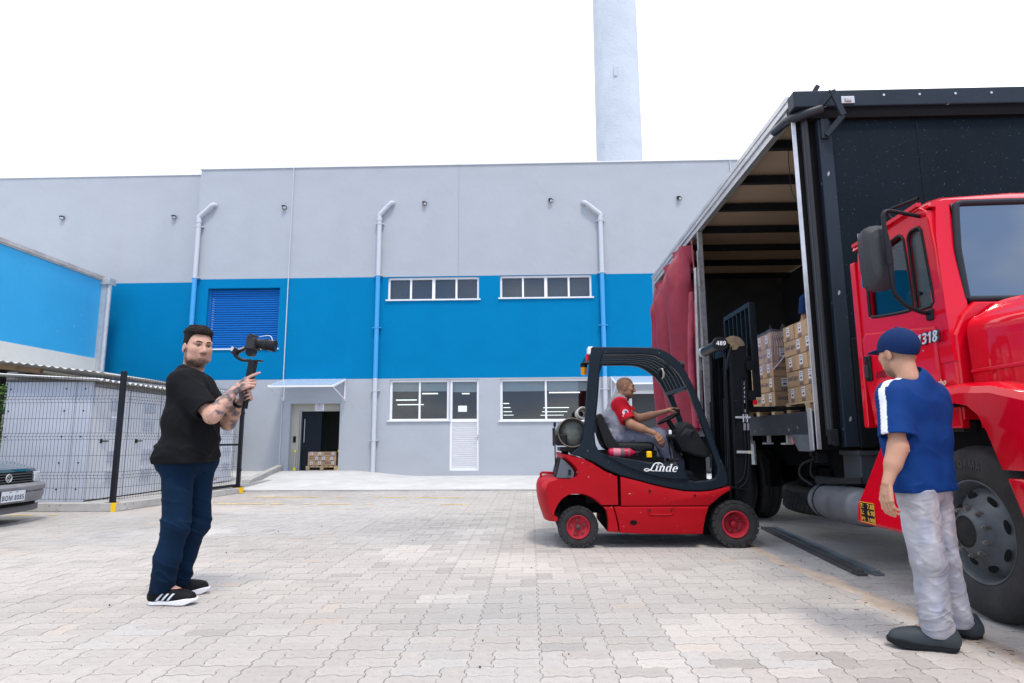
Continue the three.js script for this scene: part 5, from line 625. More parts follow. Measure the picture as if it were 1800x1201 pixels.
// ================================================================ green saloon car at the left edge, nose to the right
{
  const t = thing('parked_car', 'dark green saloon car with grey bumpers, its nose just inside the picture', 'car', [-6.68, -.05, -8.0], .05);       // local: +x forward, z sideways
  const paint = mat([.012, .055, .075], .18, { clearcoat: 1, clearcoatRoughness: .05 }), bumpM = tmat(mottle([.2, .2, .215], .2, 6, .6), .5), hw = .78;
  const body = [[-4.0, .3], [-4.02, .85], [-3.9, .9], [-2.9, .93], [-1.15, .93], [-.35, .84], [-.06, .755], [-.04, .72], [-.07, .5], [-.1, .3]];
  const sl = [[-hw, .08], [-hw + .04, .03], [-hw + .14, .0], [0, 0], [hw - .14, .0], [hw - .04, .03], [hw, .08]].map(([z, d]) => ({ z: 0, pts: body.map(p => [p[0] - (p[0] > -.5 ? Math.pow(Math.abs(z) / hw, 3) * .16 : -.1 * Math.pow(Math.abs(z) / hw, 3) * (p[0] < -3.8 ? 1 : 0)), p[1] - d * (p[1] > .6 ? 1 : 0), z]) })).reverse();
  part(t, 'body', loftZ(sl, .5), paint); part(t, 'cabin', loftZ([[-.6, 0], [-.55, .03], [.55, .03], [.6, 0]].map(([z, e]) => ({ z: 0, pts: [[-1.2, .9], [-1.85, 1.32 + e], [-2.1, 1.37 + e], [-3.0, 1.36 + e], [-3.55, 1.05], [-3.6, .9]].map(p => [p[0], p[1], z * (1 - (p[1] - .9) * .2)]) })).reverse(), .5), mat([.02, .025, .03], .08));
  part(t, 'roof', loftZ([[-.5, 0], [-.45, .02], [.45, .02], [.5, 0]].map(([z, e]) => ({ z: 0, pts: [[-1.88, 1.35], [-2.1, 1.385 + e], [-3.0, 1.375 + e], [-3.05, 1.35]].map(p => [p[0], p[1], z]) })).reverse(), .5), paint);
  const fx = z => -.03 - Math.pow(Math.abs(z) / hw, 3) * .16, strip = (y0, y1, z0, z1, out, n = 14) => { const a = []; for (let i = 0; i < n; i++) { const za = lerp(z0, z1, i / n), zb = lerp(z0, z1, (i + 1) / n); a.push(bar([fx(za) + out, (y0 + y1) / 2, za], [fx(zb) + out, (y0 + y1) / 2, zb + (z1 > z0 ? .004 : -.004)], .02, y1 - y0)); } return a; };
  part(t, 'grille_back', strip(.57, .71, -.5, .5, -.005), M.blackMatt); const gr = part(t, 'grille', [...strip(.688, .7, -.5, .5, .012), ...strip(.655, .667, -.5, .5, .012), ...strip(.62, .632, -.5, .5, .012), ...strip(.588, .6, -.5, .5, .012)], mat([.07, .08, .08], .4));
  part(gr, 'emblem', [new THREE.TorusGeometry(.048, .007, 6, 28).rotateY(Math.PI / 2).translate(fx(0) + .03, .645, 0), bar([fx(0) + .03, .69, .022], [fx(0) + .03, .65, 0], .006, .008), bar([fx(0) + .03, .69, -.022], [fx(0) + .03, .65, 0], .006, .008), bar([fx(0) + .03, .665, .04], [fx(0) + .03, .605, .02], .006, .008), bar([fx(0) + .03, .605, .02], [fx(0) + .03, .64, 0], .006, .008), bar([fx(0) + .03, .64, 0], [fx(0) + .03, .605, -.02], .006, .008), bar([fx(0) + .03, .605, -.02], [fx(0) + .03, .665, -.04], .006, .008)], M.alu);
  for (const s of [-1, 1]) { const h = part(t, 'headlight', strip(.585, .71, s * .51, s * .735, .012, 6), mat([.75, .78, .8], .06)); part(h, 'reflector', strip(.6, .695, s * .53, s * .7, .0225, 5), mat([.5, .52, .54], .15)); }
  const bs = (y0, y1, e) => ({ y0, y1, e }); const bp = [[.30, -.02], [.33, .07], [.40, .1], [.455, .1], [.46, .085], [.475, .085], [.48, .11], [.53, .115], [.565, .09], [.57, -.02]];
  part(t, 'front_bumper', loftZ(Array.from({ length: 21 }, (_, i) => { const z = lerp(-hw - .02, hw + .02, i / 20), k = Math.abs(z) / hw; return { z: 0, pts: bp.map(p => [fx(clamp(z, -hw, hw)) + p[1] * (k > .97 ? .3 : 1) + .01, p[0] - .0, z]) }; }).reverse(), .5), bumpM); part(t, 'air_intake', strip(.285, .335, -.5, .5, .065), M.blackMatt); part(t, 'front_spoiler', strip(.2, .28, -.74, .74, .03), mat([.13, .13, .14], .6));
  const pl = new THREE.PlaneGeometry(.4, .135).rotateY(Math.PI / 2).translate(fx(0) + .134, .425, .03); part(t, 'number_plate', pl, tmat(print(256, 86, (c, w, h) => { c.fillStyle = '#c9ced4'; c.fillRect(0, 0, w, h); c.fillStyle = '#30384a'; c.font = 'bold 54px sans-serif'; c.textAlign = 'center'; c.fillText('BOM 8085', w / 2, 74, w - 16); c.fillRect(80, 8, 28, 5); c.fillRect(150, 8, 28, 5); }), .5), null, true); part(t, 'plate_back', box(.006, .14, .41, fx(0) + .129, .425, .03), M.dark);
  for (const [x, z] of [[-.78, .66], [-.78, -.66], [-3.2, .66], [-3.2, -.66]]) { const k = part(t, 'wheel', lathe([[.17, -.08], [.27, -.085], [.285, -.06], [.285, .06], [.27, .085], [.17, .08]], 40).rotateX(Math.PI / 2).translate(x, .335, z), M.rubber); part(k, 'rim', cyl([x, .335, z - .07], [x, .335, z + .07], .172, .172, 28), M.steel); }
  part(t, 'wheel_housing', [bb(-1.15, -.4, .3, .6, -.6, .6), bb(-3.6, -2.8, .3, .6, -.6, .6)], M.blackMatt);
}
// ================================================================ people: one signed distance field per skin and garment, meshed with surface nets
const smin = (a, b, k) => { const h = Math.max(k - Math.abs(a - b), 0) / k; return Math.min(a, b) - h * h * k * .25; }, smax = (a, b, k) => -smin(-a, -b, k);
function bone(x, y, z, b) { const ax = b[0][0], ay = b[0][1], az = b[0][2], dx = b[1][0] - ax, dy = b[1][1] - ay, dz = b[1][2] - az, px = x - ax, py = y - ay, pz = z - az, l = dx * dx + dy * dy + dz * dz; const t = l > 0 ? clamp((px * dx + py * dy + pz * dz) / l) : 0; const qx = px - dx * t, qy = py - dy * t, qz = pz - dz * t; return Math.sqrt(qx * qx + qy * qy + qz * qz) - (b[2] + (b[3] - b[2]) * t); }
const bones = (list, k) => (x, y, z) => { let d = 1e3; for (const b of list) { const e = bone(x, y, z, b); d = d > 100 ? e : smin(d, e, k); } return d; };
function boundsOf(list, m) { const lo = [1e9, 1e9, 1e9], hi = [-1e9, -1e9, -1e9]; for (const b of list) for (const [p, r] of [[b[0], b[2]], [b[1], b[3]]]) for (let i = 0; i < 3; i++) { lo[i] = Math.min(lo[i], p[i] - r - m); hi[i] = Math.max(hi[i], p[i] + r + m); } return [lo, hi]; }
function sdfMesh(f, [lo, hi], h, colour) {
  const n = [0, 1, 2].map(i => Math.ceil((hi[i] - lo[i]) / h) + 2), N = n[0] * n[1] * n[2], F = new Float32Array(N), id = (i, j, k) => i + n[0] * (j + n[1] * k), B = 4;
  for (let k = 0; k < n[2]; k += B) for (let j = 0; j < n[1]; j += B) for (let i = 0; i < n[0]; i += B) {
    const c = f(lo[0] + (i + 1.5) * h, lo[1] + (j + 1.5) * h, lo[2] + (k + 1.5) * h), skip = Math.abs(c) > h * 5.5;
    for (let c2 = k; c2 < Math.min(k + B, n[2]); c2++) for (let b = j; b < Math.min(j + B, n[1]); b++) for (let a = i; a < Math.min(i + B, n[0]); a++) F[id(a, b, c2)] = skip ? c : f(lo[0] + a * h, lo[1] + b * h, lo[2] + c2 * h);
  }
  const vid = new Int32Array(N).fill(-1), pos = [], idx = [], E = [[0, 1], [2, 3], [4, 5], [6, 7], [0, 2], [1, 3], [4, 6], [5, 7], [0, 4], [1, 5], [2, 6], [3, 7]];
  for (let k = 0; k < n[2] - 1; k++) for (let j = 0; j < n[1] - 1; j++) for (let i = 0; i < n[0] - 1; i++) {
    const v = []; let m = 0; for (let q = 0; q < 8; q++) { const x = F[id(i + (q & 1), j + (q >> 1 & 1), k + (q >> 2))]; v.push(x); if (x < 0) m |= 1 << q; } if (!m || m === 255) continue;
    let sx = 0, sy = 0, sz = 0, c = 0; for (const [a, b] of E) if ((m >> a & 1) !== (m >> b & 1)) { const t = v[a] / (v[a] - v[b]); sx += (a & 1) + ((b & 1) - (a & 1)) * t; sy += (a >> 1 & 1) + ((b >> 1 & 1) - (a >> 1 & 1)) * t; sz += (a >> 2) + ((b >> 2) - (a >> 2)) * t; c++; }
    vid[id(i, j, k)] = pos.length / 3; pos.push(lo[0] + (i + sx / c) * h, lo[1] + (j + sy / c) * h, lo[2] + (k + sz / c) * h);
  }
  const quad = (a, b, c, d, s) => { if (a < 0 || b < 0 || c < 0 || d < 0) return; s ? idx.push(a, b, c, a, c, d) : idx.push(a, c, b, a, d, c); };
  for (let k = 1; k < n[2] - 1; k++) for (let j = 1; j < n[1] - 1; j++) for (let i = 1; i < n[0] - 1; i++) {
    const s = F[id(i, j, k)] < 0; if (s !== F[id(i + 1, j, k)] < 0) quad(vid[id(i, j - 1, k - 1)], vid[id(i, j, k - 1)], vid[id(i, j, k)], vid[id(i, j - 1, k)], s);
    if (s !== F[id(i, j + 1, k)] < 0) quad(vid[id(i - 1, j, k - 1)], vid[id(i - 1, j, k)], vid[id(i, j, k)], vid[id(i, j, k - 1)], s);
    if (s !== F[id(i, j, k + 1)] < 0) quad(vid[id(i - 1, j - 1, k)], vid[id(i, j - 1, k)], vid[id(i, j, k)], vid[id(i - 1, j, k)], s);
  }
  const nor = new Float32Array(pos.length), col = new Float32Array(pos.length), e = h * .5;
  for (let i = 0; i < pos.length; i += 3) { const x = pos[i], y = pos[i + 1], z = pos[i + 2]; let a = f(x + e, y, z) - f(x - e, y, z), b = f(x, y + e, z) - f(x, y - e, z), c = f(x, y, z + e) - f(x, y, z - e); const l = Math.hypot(a, b, c) || 1; nor[i] = a / l; nor[i + 1] = b / l; nor[i + 2] = c / l; const q = colour ? colour(x, y, z) : [1, 1, 1]; col[i] = q[0]; col[i + 1] = q[1]; col[i + 2] = q[2]; }
  const g = new THREE.BufferGeometry(); g.setAttribute('position', new THREE.Float32BufferAttribute(pos, 3)); g.setAttribute('normal', new THREE.BufferAttribute(nor, 3)); g.setAttribute('color', new THREE.BufferAttribute(col, 3)); g.setIndex(idx); const uv = new Float32Array(pos.length / 3 * 2); for (let i = 0; i < uv.length / 2; i++) { uv[2 * i] = pos[3 * i] + pos[3 * i + 2] * .7; uv[2 * i + 1] = pos[3 * i + 1]; } g.setAttribute('uv', new THREE.BufferAttribute(uv, 2)); return g;
}
const add = (a, b, k = 1) => [a[0] + b[0] * k, a[1] + b[1] * k, a[2] + b[2] * k], mix3 = (a, b, t) => [0, 1, 2].map(i => lerp(a[i], b[i], t)), sub3 = (a, b) => [a[0] - b[0], a[1] - b[1], a[2] - b[2]], dot3 = (a, b) => a[0] * b[0] + a[1] * b[1] + a[2] * b[2], cross3 = (a, b) => [a[1] * b[2] - a[2] * b[1], a[2] * b[0] - a[0] * b[2], a[0] * b[1] - a[1] * b[0]], norm3 = a => { const l = Math.hypot(...a); return a.map(v => v / l); };
function frame(c, f, u = [0, 1, 0], s = 1) { f = norm3(f); const r = norm3(cross3(f, u)), uu = cross3(r, f); return { c, f, u: uu, r, s, to: (x, y, z) => { const p = [x - c[0], y - c[1], z - c[2]]; return [dot3(p, r) / s, dot3(p, uu) / s, dot3(p, f) / s]; }, at: (x, y, z) => add(add(add(c, r, x * s), uu, y * s), f, z * s) }; }
const ell = (x, y, z, cx, cy, cz, a, b, c) => { x -= cx; y -= cy; z -= cz; const k0 = Math.hypot(x / a, y / b, z / c), k1 = Math.hypot(x / a / a, y / b / b, z / c / c); return k1 < 1e-6 ? -Math.min(a, b, c) : k0 * (k0 - 1) / k1; };
function headField(o = {}) {                   // local axes: x to the right ear, y up, z out of the face; a head 0.235 tall
  const jw = o.jaw || 1, B = [[[0, .014, .086], [0, -.026, .107], .0085, .0135], [[-.011, -.033, .098], [.011, -.033, .098], .0085, .0085], [[-.05, .03, .07], [-.014, .032, .084], .011, .009], [[.05, .03, .07], [.014, .032, .084], .011, .009]], L = [[[-.021, -.055, .083], [.021, -.055, .083], .007, .007], [[-.017, -.067, .083], [.017, -.067, .083], .008, .008]];
  return (x, y, z) => {
    let d = smin(ell(x, y, z, 0, .036, -.012, .076, .088, .097), ell(x, y, z, 0, -.028, .02, .061 * jw, .088, .074), .03);
    d = smin(d, ell(x, y, z, 0, -.098, .056, .026, .02, .024), .03); for (const s of [-1, 1]) { d = smin(d, ell(x, y, z, s * .046 * jw, -.066, .012, .024, .03, .04), .03); d = smin(d, ell(x, y, z, s * .042, -.016, .05, .026, .024, .03), .025); }
    d = smin(d, bone(x, y, z, [[0, -.03, -.025], [0, -.14, -.045], .052 * (o.neck || 1), .057 * (o.neck || 1)]), .03);
    for (const b of B) d = smin(d, bone(x, y, z, b), .014); for (const s of [-1, 1]) d = smax(d, -ell(x, y, z, s * .032, .010, .099, .02, .011, .021), .012);
    for (const b of L) d = smin(d, bone(x, y, z, b), .008); d = smax(d, -bone(x, y, z, [[-.02, -.0605, .095], [.02, -.0605, .095], .0035, .0035]), .004);
    for (const s of [-1, 1]) { let e = ell(x, y, z, s * .08, -.006, -.012 + .006 * y / .03, .010, .032, .02); e = smax(e, -ell(x, y, z, s * .092, -.004, -.004, .008, .02, .011), .006); d = smin(d, e, .006); }
    return d;
  };
}
function handBones(w, dir, palm, thumbSide, o = {}) {          // wrist, pointing direction, palm normal, side of the thumb
  const d = norm3(dir), n = norm3(sub3(palm, d.map(v => v * dot3(palm, d)))), t0 = cross3(d, n), t = dot3(t0, thumbSide) > 0 ? t0 : t0.map(v => -v), S = o.s || 1, out = [], curls = o.curl || [[.9, 1.3, .8], [.95, 1.35, .8], [1, 1.35, .8], [1.05, 1.3, .8]], len = [[.045, .026, .022], [.05, .03, .024], [.046, .028, .023], [.036, .021, .02]];
  [.031, .011, -.010, -.029].forEach((off, i) => { let p = add(add(w, d, (.088 - Math.abs(i - 1.2) * .005) * S), t, off * S); out.push([add(w, t, off * .45 * S), p, .0135 * S, .0125 * S]); let a = 0; for (let j = 0; j < 3; j++) { a += curls[i][j]; const v = add(d.map(q => q * Math.cos(a)), n, Math.sin(a)), q = add(p, v, len[i][j] * S); out.push([p, q, (.0095 - j * .001 - (i === 3 ? .001 : 0)) * S, (.009 - j * .0013 - (i === 3 ? .001 : 0)) * S]); p = q; } });
  const th = o.thumb || [[.5, .75, .35], [.62, .3, .6], [.6, -.1, .75]]; let p = add(add(w, d, .022 * S), t, .02 * S); [.045, .034, .027].forEach((l, j) => { const c = th[j], v = norm3(add(add(d.map(q => q * c[0]), t, c[1]), n, c[2])), q = add(p, v, l * S); out.push([p, q, (.0155 - j * .0022) * S, (.0135 - j * .002) * S]); p = q; });
  out.push([add(w, d, -.02 * S), add(add(w, d, .05 * S), t, .005 * S), .021 * S, .022 * S]); return out;
}
function mergeGeo(list) { return mergeGeometries(list.map(g => g.toNonIndexed ? g.toNonIndexed() : g)); }
const skinMat = () => new THREE.MeshPhysicalMaterial({ vertexColors: true, roughness: .5, bumpMap: grainTex, bumpScale: .0004, specularIntensity: .5 }), clothMat = (r = .85) => new THREE.MeshPhysicalMaterial({ vertexColors: true, roughness: r, bumpMap: weave, bumpScale: .0006, specularIntensity: .25, sheen: .15, sheenRoughness: .8 });
const weave = tex(128, (u, v) => .5 + .25 * Math.sin(u * 128 * Math.PI) * Math.sin(v * 128 * Math.PI) + .25 * hash(u * 128 | 0, v * 128 | 0, 4), .09);
function sdfPart(parent, name, g, m, label) { const o = new THREE.Mesh(g, m); o.name = name; o.castShadow = o.receiveShadow = true; if (label) o.userData.label = label; parent.add(o); return o; }
// shoe: heel point on the ground, pointing direction
function shoe(parent, heel, dir, len, wd, o) {
  const F = frame([heel[0], heel[1], heel[2]], dir), L = len, W = wd, up = (x, y, z) => { let d = smin(bone(x, y, z, [[0, .055, .05], [0, .042, L - .055], W * .47, W * .40]), bone(x, y, z, [[0, .06, .052], [0, .105, .06], W * .46, W * .42]), .03); d = smin(d, bone(x, y, z, [[0, .085, .09], [0, .05, L * .7], W * .34, W * .36]), .03); d = smax(d, -(y - .022), .004); d = smax(d, y - (o.high || .11), .006); return d; };
  const so = (x, y, z) => { const q = z - L / 2, hw = W * (.46 + .06 * sstep(0, L, z) - .08 * Math.exp(-((z - L * .42) ** 2) / .003)), zz = Math.abs(q) - (L / 2 - hw), r = Math.hypot(x, Math.max(zz, 0)) - hw, topY = (o.sole || .034) + .006 * Math.sin(z / L * 9), botY = .004 + .02 * sstep(L * .75, L, z) + .012 * sstep(.03, 0, z); return smax(smax(r, y - topY, .008), botY - y, .006); };
  const wrap = fn => (x, y, z) => fn(...F.to(x, y, z)), bnd = boundsOf([[F.at(0, .06, 0), F.at(0, .06, L), .1, .1]], .02), c1 = o.colour, c2 = o.soleColour;
  const s = sdfPart(parent, 'shoe', sdfMesh(wrap(up), bnd, .005, () => c1), clothMat(o.rough || .6)); sdfPart(s, 'sole', sdfMesh(wrap(so), bnd, .005, () => c2), clothMat(.7));
  if (o.stripes) for (let i = 0; i < 3; i++) { const gs = [], z0 = .085 + i * .036; for (const sd of [-1, 1]) gs.push(sdfMesh((x, y, z) => { const q = F.to(x, y, z), u = up(...q) - .0022, w = Math.abs((q[2] - z0) - (q[1] - .04) * .85) - .0085; return smax(smax(u, w, .001), smax(q[1] - .078, .034 - q[1], .001), .001) + (q[0] * sd < 0 ? 1 : 0); }, boundsOf([[F.at(sd * .03, .05, z0), F.at(sd * .03, .06, z0 + .04), .05, .05]], .01), .0028, () => [.62, .66, .7])); sdfPart(s, 'shoe_stripe', mergeGeo(gs), clothMat(.5)); }
  return s;
}
const skinTone = (base, F, o = {}) => (x, y, z) => {              // complexion, lips, stubble where it grows
  const q = F ? F.to(x, y, z) : [9, 9, 9], m = .94 + .12 * fbm(x * 30, y * 30, z * 30, 3); let c = base.map(v => v * m);
  if (F) { const lip = Math.exp(-(((q[1] + .061) / .011) ** 2) - ((q[0] / .022) ** 4)) * sstep(.06, .08, q[2]); c = [lerp(c[0], base[0] * .85, lip), lerp(c[1], base[1] * .72, lip), lerp(c[2], base[2] * .75, lip)];
    if (o.beard) { const low = sstep(-.066, -.088, q[1] + .25 * Math.max(0, Math.abs(q[0]) - .02) - .2 * Math.max(0, .05 - q[2])), side = sstep(.046, .06, Math.abs(q[0])) * sstep(.045, .02, q[2]) * sstep(.0, -.02, q[1]), jaw = Math.max(low, side * .9) * sstep(-.02, .0, q[2]) * sstep(-.15, -.12, q[1]), lips = Math.exp(-(((q[1] + .061) / .013) ** 2) - ((q[0] / .026) ** 4)), mo = Math.exp(-(((q[1] + .0455) / .006) ** 2) - ((q[0] / .028) ** 4)) * sstep(.06, .08, q[2]) * .8; const k = clamp(Math.max(jaw * (1 - lips), mo)) * o.beard * (.75 + .4 * vnoise(q[0] * 700, q[1] * 700, q[2] * 700)); c = c.map((v, i) => lerp(v, [.035, .026, .022][i], clamp(k))); } 
    const nb = sstep(.0, .03, q[2]) * 0; }
  return o.extra ? o.extra(c, x, y, z) : c;
};
function eyesAndBrows(parent, F, brow = [.03, .022, .018]) {
  for (const s of [-1, 1]) { const e = new THREE.SphereGeometry(.0125 * F.s, 16, 12).translate(...F.at(s * .032, .0105, .0745)); const ey = part(parent, 'eye', e, mat([.26, .24, .22], .3)); part(ey, 'iris', new THREE.SphereGeometry(.0068 * F.s, 12, 8).translate(...F.at(s * .032 + .001, .0105, .0815)), mat([.03, .018, .01], .1)); part(ey, 'eyelid', tube([F.at(s * .046, .0125, .076), F.at(s * .032, .0165, .0865), F.at(s * .018, .0125, .081)], .0034 * F.s, 6), mat([.2, .1, .07], .6));  // eye whites darkened in colour as painted socket shading
    part(parent, 'eyebrow', tube([F.at(s * .052, .028, .073), F.at(s * .036, .0355, .087), F.at(s * .014, .03, .0935)], .0042 * F.s, 6), mat(brow, .9)); }
}
// a body from joints: returns the skin bones
function limbs(J, k = 1) {
  const L = [[J.rhip, J.rk, .066 * k, .052 * k], [J.rk, J.ra, .05 * k, .034 * k], [J.lhip, J.lk, .066 * k, .052 * k], [J.lk, J.la, .05 * k, .034 * k], [J.rs, J.re, .048 * k, .041 * k], [J.re, J.rw, .043 * k, .028 * k], [J.ls, J.le, .048 * k, .041 * k], [J.le, J.lw, .043 * k, .028 * k], [J.rhip, J.lhip, .07 * k, .07 * k], [J.pel, J.chest, .08 * k, .085 * k], [J.rs, J.chest, .04 * k, .055 * k], [J.ls, J.chest, .04 * k, .055 * k], [J.chest, J.neck, .075, .055]];
  for (const [a, b] of [[J.re, J.rw], [J.le, J.lw]]) L.push([a, mix3(a, b, .45), .041 * k, .042 * k]);
  for (const [a, f] of [[J.ra, J.rfoot], [J.la, J.lfoot]]) if (f) L.push([a, f, .034, .028]);
  return L;
}
// soft pulled folds: ridges of warped noise lying across the limb, shifted along a diagonal
const folds = (x, y, z, amp, f, fy) => { const w = .05 * (fbm(x * 6, y * 4, z * 6 + 3, 2) - .5), n = fbm((x + w) * f, (y + (x - z) * .35 + w) * fy, (z - w) * f, 2), r = 1 - Math.abs(n - .5) * 5; return -amp * Math.max(r, 0) ** 2; };
// sleeves are cut and hollowed on their own before they join the trunk
const withSleeves = (trunk, sl, k) => { const L = sl.map(o => ({ ...o, f: bones(o.b, .03), n: norm3(sub3(o.to, o.from)), e: mix3(o.from, o.to, o.u) })); const F = (x, y, z, dent = 0) => { let d = trunk(x, y, z) + dent; for (const o of L) { const q = (x - o.e[0]) * o.n[0] + (y - o.e[1]) * o.n[1] + (z - o.e[2]) * o.n[2]; let s = smax(o.f(x, y, z) + dent, q, .006); s = smax(s, -Math.max(bone(x, y, z, [o.from, o.to, o.hole, o.hole]), -q - .03), .004); d = smin(d, s, k); } return d; }; F.sleeve = (i, x, y, z) => L[i].f(x, y, z) - trunk(x, y, z); return F; };
const wrinkle = (x, y, z, amp, fx, fy) => amp * (fbm(x * fx + 3, y * fy, z * fx, 3) - .5) * 2;
// ---------------------------------------------------------------- videographer in black T-shirt
{
  const t = thing('person', 'man in a black T-shirt and dark jeans holding a camera gimbal, looking round', 'person', [-2.36, 0, -4.33]), O = [-2.36, 0, -4.33];
  const J0 = { rhip: [-2.372, .93, -4.22], lhip: [-2.335, .93, -4.42], rk: [-2.335, .503, -4.185], lk: [-2.315, .485, -4.40], ra: [-2.428, .12, -4.228], la: [-2.45, .12, -4.43], rfoot: [-2.25, .05, -4.24], lfoot: [-2.37, .05, -4.5], pel: [-2.36, .98, -4.31], chest: [-2.355, 1.3, -4.31], neck: [-2.372, 1.54, -4.31], rs: [-2.335, 1.44, -4.14], ls: [-2.385, 1.45, -4.47], re: [-2.075, 1.215, -4.05], rw: [-2.0, 1.40, -4.205], le: [-2.15, 1.18, -4.43], lw: [-2.018, 1.322, -4.308] };
  const J = Object.fromEntries(Object.entries(J0).map(([k, v]) => [k, sub3(v, O)])), K = 1.08;
  const hd = frame(sub3([-2.335, 1.70, -4.3], O), [.76, -.04, .64], [.02, 1, 0], 1.08), hf = headField({ jaw: 1.14, neck: 1.15 });
  const ink = (c, x, y, z) => { const fore = sstep(.17, .23, x) ; let k = 0; const a = fbm(x * 26 + 4, y * 26, z * 14, 2), b = vnoise(x * 60 + y * 20, y * 60 - x * 40, z * 30); k = fore * (sstep(.50, .56, a) * .75 + sstep(.62, .7, b) * .35) * (1 - sstep(.415, .435, x)); return c.map((v, i) => lerp(v, [.09, .085, .1][i], clamp(k))); };
  const skin = [.5, .29, .215], arms = limbs(J, K);
  const R = handBones(J.rw, [.55, .82, -.12], [.55, -.3, -.9], [0, .2, -1], { s: 1.08, curl: [[.55, .25, .1], [.95, 1.25, .8], [1.0, 1.35, .8], [1.05, 1.3, .8]], thumb: [[.6, .5, .5], [.55, .1, .85], [.4, -.3, .8]] });
  const gA = sub3([-1.966, 1.30, -4.275], O), gB = sub3([-1.93, 1.60, -4.275], O);
  // right hand closes round the grip from the near side, forefinger stretched along it; left hand below
  const RH = handBones(J.rw, [.84, .52, -.1], [.15, -.2, -.95], [-.3, 1, 0], { s: 1.06, curl: [[.1, .15, .1], [.85, 1.25, .8], [.9, 1.3, .8], [.95, 1.3, .8]], thumb: [[.5, .5, .6], [.7, .1, .7], [.7, -.1, .7]] }), LH = handBones(J.lw, [.82, .5, .12], [-.1, .05, 1], [-.3, 1, 0], { s: 1.06, curl: [[1.0, 1.45, .7], [1.05, 1.45, .7], [1.1, 1.45, .7], [1.1, 1.4, .7]], thumb: [[.6, .5, .5], [.6, .3, .7], [.5, .1, .8]] });
  const body = sdfMesh(bones(arms, .03), boundsOf(arms, .02), .011, skinTone(skin, null, { extra: ink })), head = sdfMesh((x, y, z) => hf(...hd.to(x, y, z)) * hd.s, boundsOf([[hd.at(0, .0, 0), hd.at(0, -.06, 0), .17, .16]], .0), .005, skinTone(skin, hd, { beard: .82 }));
  const hands = [RH, LH].map(H => sdfMesh(bones(H, .0055), boundsOf(H, .012), .0036, skinTone([.52, .31, .24], null, { extra: ink })));
  sdfPart(t, 'body', mergeGeo([body, head, ...hands]), skinMat()); eyesAndBrows(t, hd);
  const hairF = (x, y, z) => { const q = hd.to(x, y, z); const s = ell(...q, 0, .041, -.012, .0795, .092, .1015) - .02 * sstep(.055, .12, q[1]) * (1 + 1.5 * (fbm(q[0] * 50 + q[2] * 40, q[1] * 20, q[2] * 50, 3) - .5)) - .004 * vnoise(q[0] * 190, q[1] * 40, q[2] * 190); const line = q[2] > .045 ? .082 : q[2] > .0 ? lerp(-.005, .082, sstep(.005, .05, q[2])) : q[2] > -.03 ? .02 - .03 * sstep(-.0, -.03, q[2]) * 0 : -.04; const side = Math.abs(q[0]) > .06 && q[2] > -.02 && q[2] < .03 ? Math.max(line, .0) : line; return smax(s, (side - q[1]) * .8, .008) * hd.s; };
  sdfPart(t, 'hair', sdfMesh(hairF, boundsOf([[hd.at(0, .05, 0), hd.at(0, 0, 0), .15, .15]], .01), .005, (x, y, z) => { const k = .6 + .8 * vnoise(x * 200, y * 60, z * 200); return [.016 * k, .012 * k, .011 * k]; }), new THREE.MeshPhysicalMaterial({ vertexColors: true, roughness: .75, specularIntensity: .2 }));
  // T-shirt
  const f = [.94, 0, -.34], r = [.34, 0, .94], P = (y, a, b) => add(add([J.pel[0] * 0 + .0, y, .02], r, a), f, b), tor = [];
  for (const s of [-1, 0, 1]) { tor.push([P(.93, s * .1, -.0), P(1.2, s * .1, .005), .145, .14]); tor.push([P(1.2, s * .1, .0), P(1.36, s * .095, -.005), .142, .12]); }
  tor.push([P(.98, -.05, .06), P(1.12, .05, .065), .13, .13], [P(.95, -.08, -.05), P(.95, .08, -.05), .145, .145]); tor.push([P(1.38, -.12, -.02), P(1.38, .12, -.02), .1, .1], [P(1.43, -.06, -.01), P(1.43, .06, -.01), .09, .09]);
  const slv = [[J.rs, mix3(J.rs, J.re, .86), .09, .08], [J.ls, mix3(J.ls, J.le, .7), .086, .078], [J.rs, P(1.40, .08, 0), .082, .1], [J.ls, P(1.4, -.08, 0), .082, .1], [P(1.5, -.01, -.03), P(1.43, .12, -.02), .078, .085]], shirtB = withSleeves(bones([...tor, slv[4], [P(1.5, .0, -.03), P(1.43, -.12, -.02), .078, .085]], .06), [{ b: [slv[0], slv[2]], from: J.rs, to: J.re, u: .84, hole: .064 }, { b: [slv[1], slv[3]], from: J.ls, to: J.le, u: .68, hole: .062 }], .05);
  const shirt = (x, y, z) => { let d = shirtB(x, y, z, wrinkle(x, y, z, .006, 7, 4) + folds(x, y, z, .011, 6, 9) * (.5 + sstep(1.2, .95, y))); d = smax(d, .905 + .02 * x - y, .006); const nk = hd.at(0, -.13, .0); d = smax(d, -ell(x - nk[0] - .02, y - nk[1], z - nk[2], 0, .05, 0, .092, .085, .092), .008); return d; };
  sdfPart(t, 't_shirt', sdfMesh(shirt, boundsOf([...tor, ...slv], .02), .0085, () => [.0075, .0075, .009]), clothMat(.9));
  // jeans
  const leg = [[add(J.rhip, [.0, .03, 0]), J.rk, .106, .08], [J.rk, add(J.rk, [-.04, -.2, 0]), .08, .074], [add(J.rk, [-.04, -.2, 0]), add(J.ra, [.0, -.045, 0]), .074, .068], [add(J.lhip, [0, .03, 0]), J.lk, .106, .08], [J.lk, add(J.lk, [-.07, -.2, -.02]), .078, .073], [add(J.lk, [-.07, -.2, -.02]), add(J.la, [.015, -.045, 0]), .073, .068], [J.rhip, J.lhip, .13, .13], [P(.95, -.08, -.07), P(.95, .08, -.07), .12, .12]], legB = bones(leg, .03);
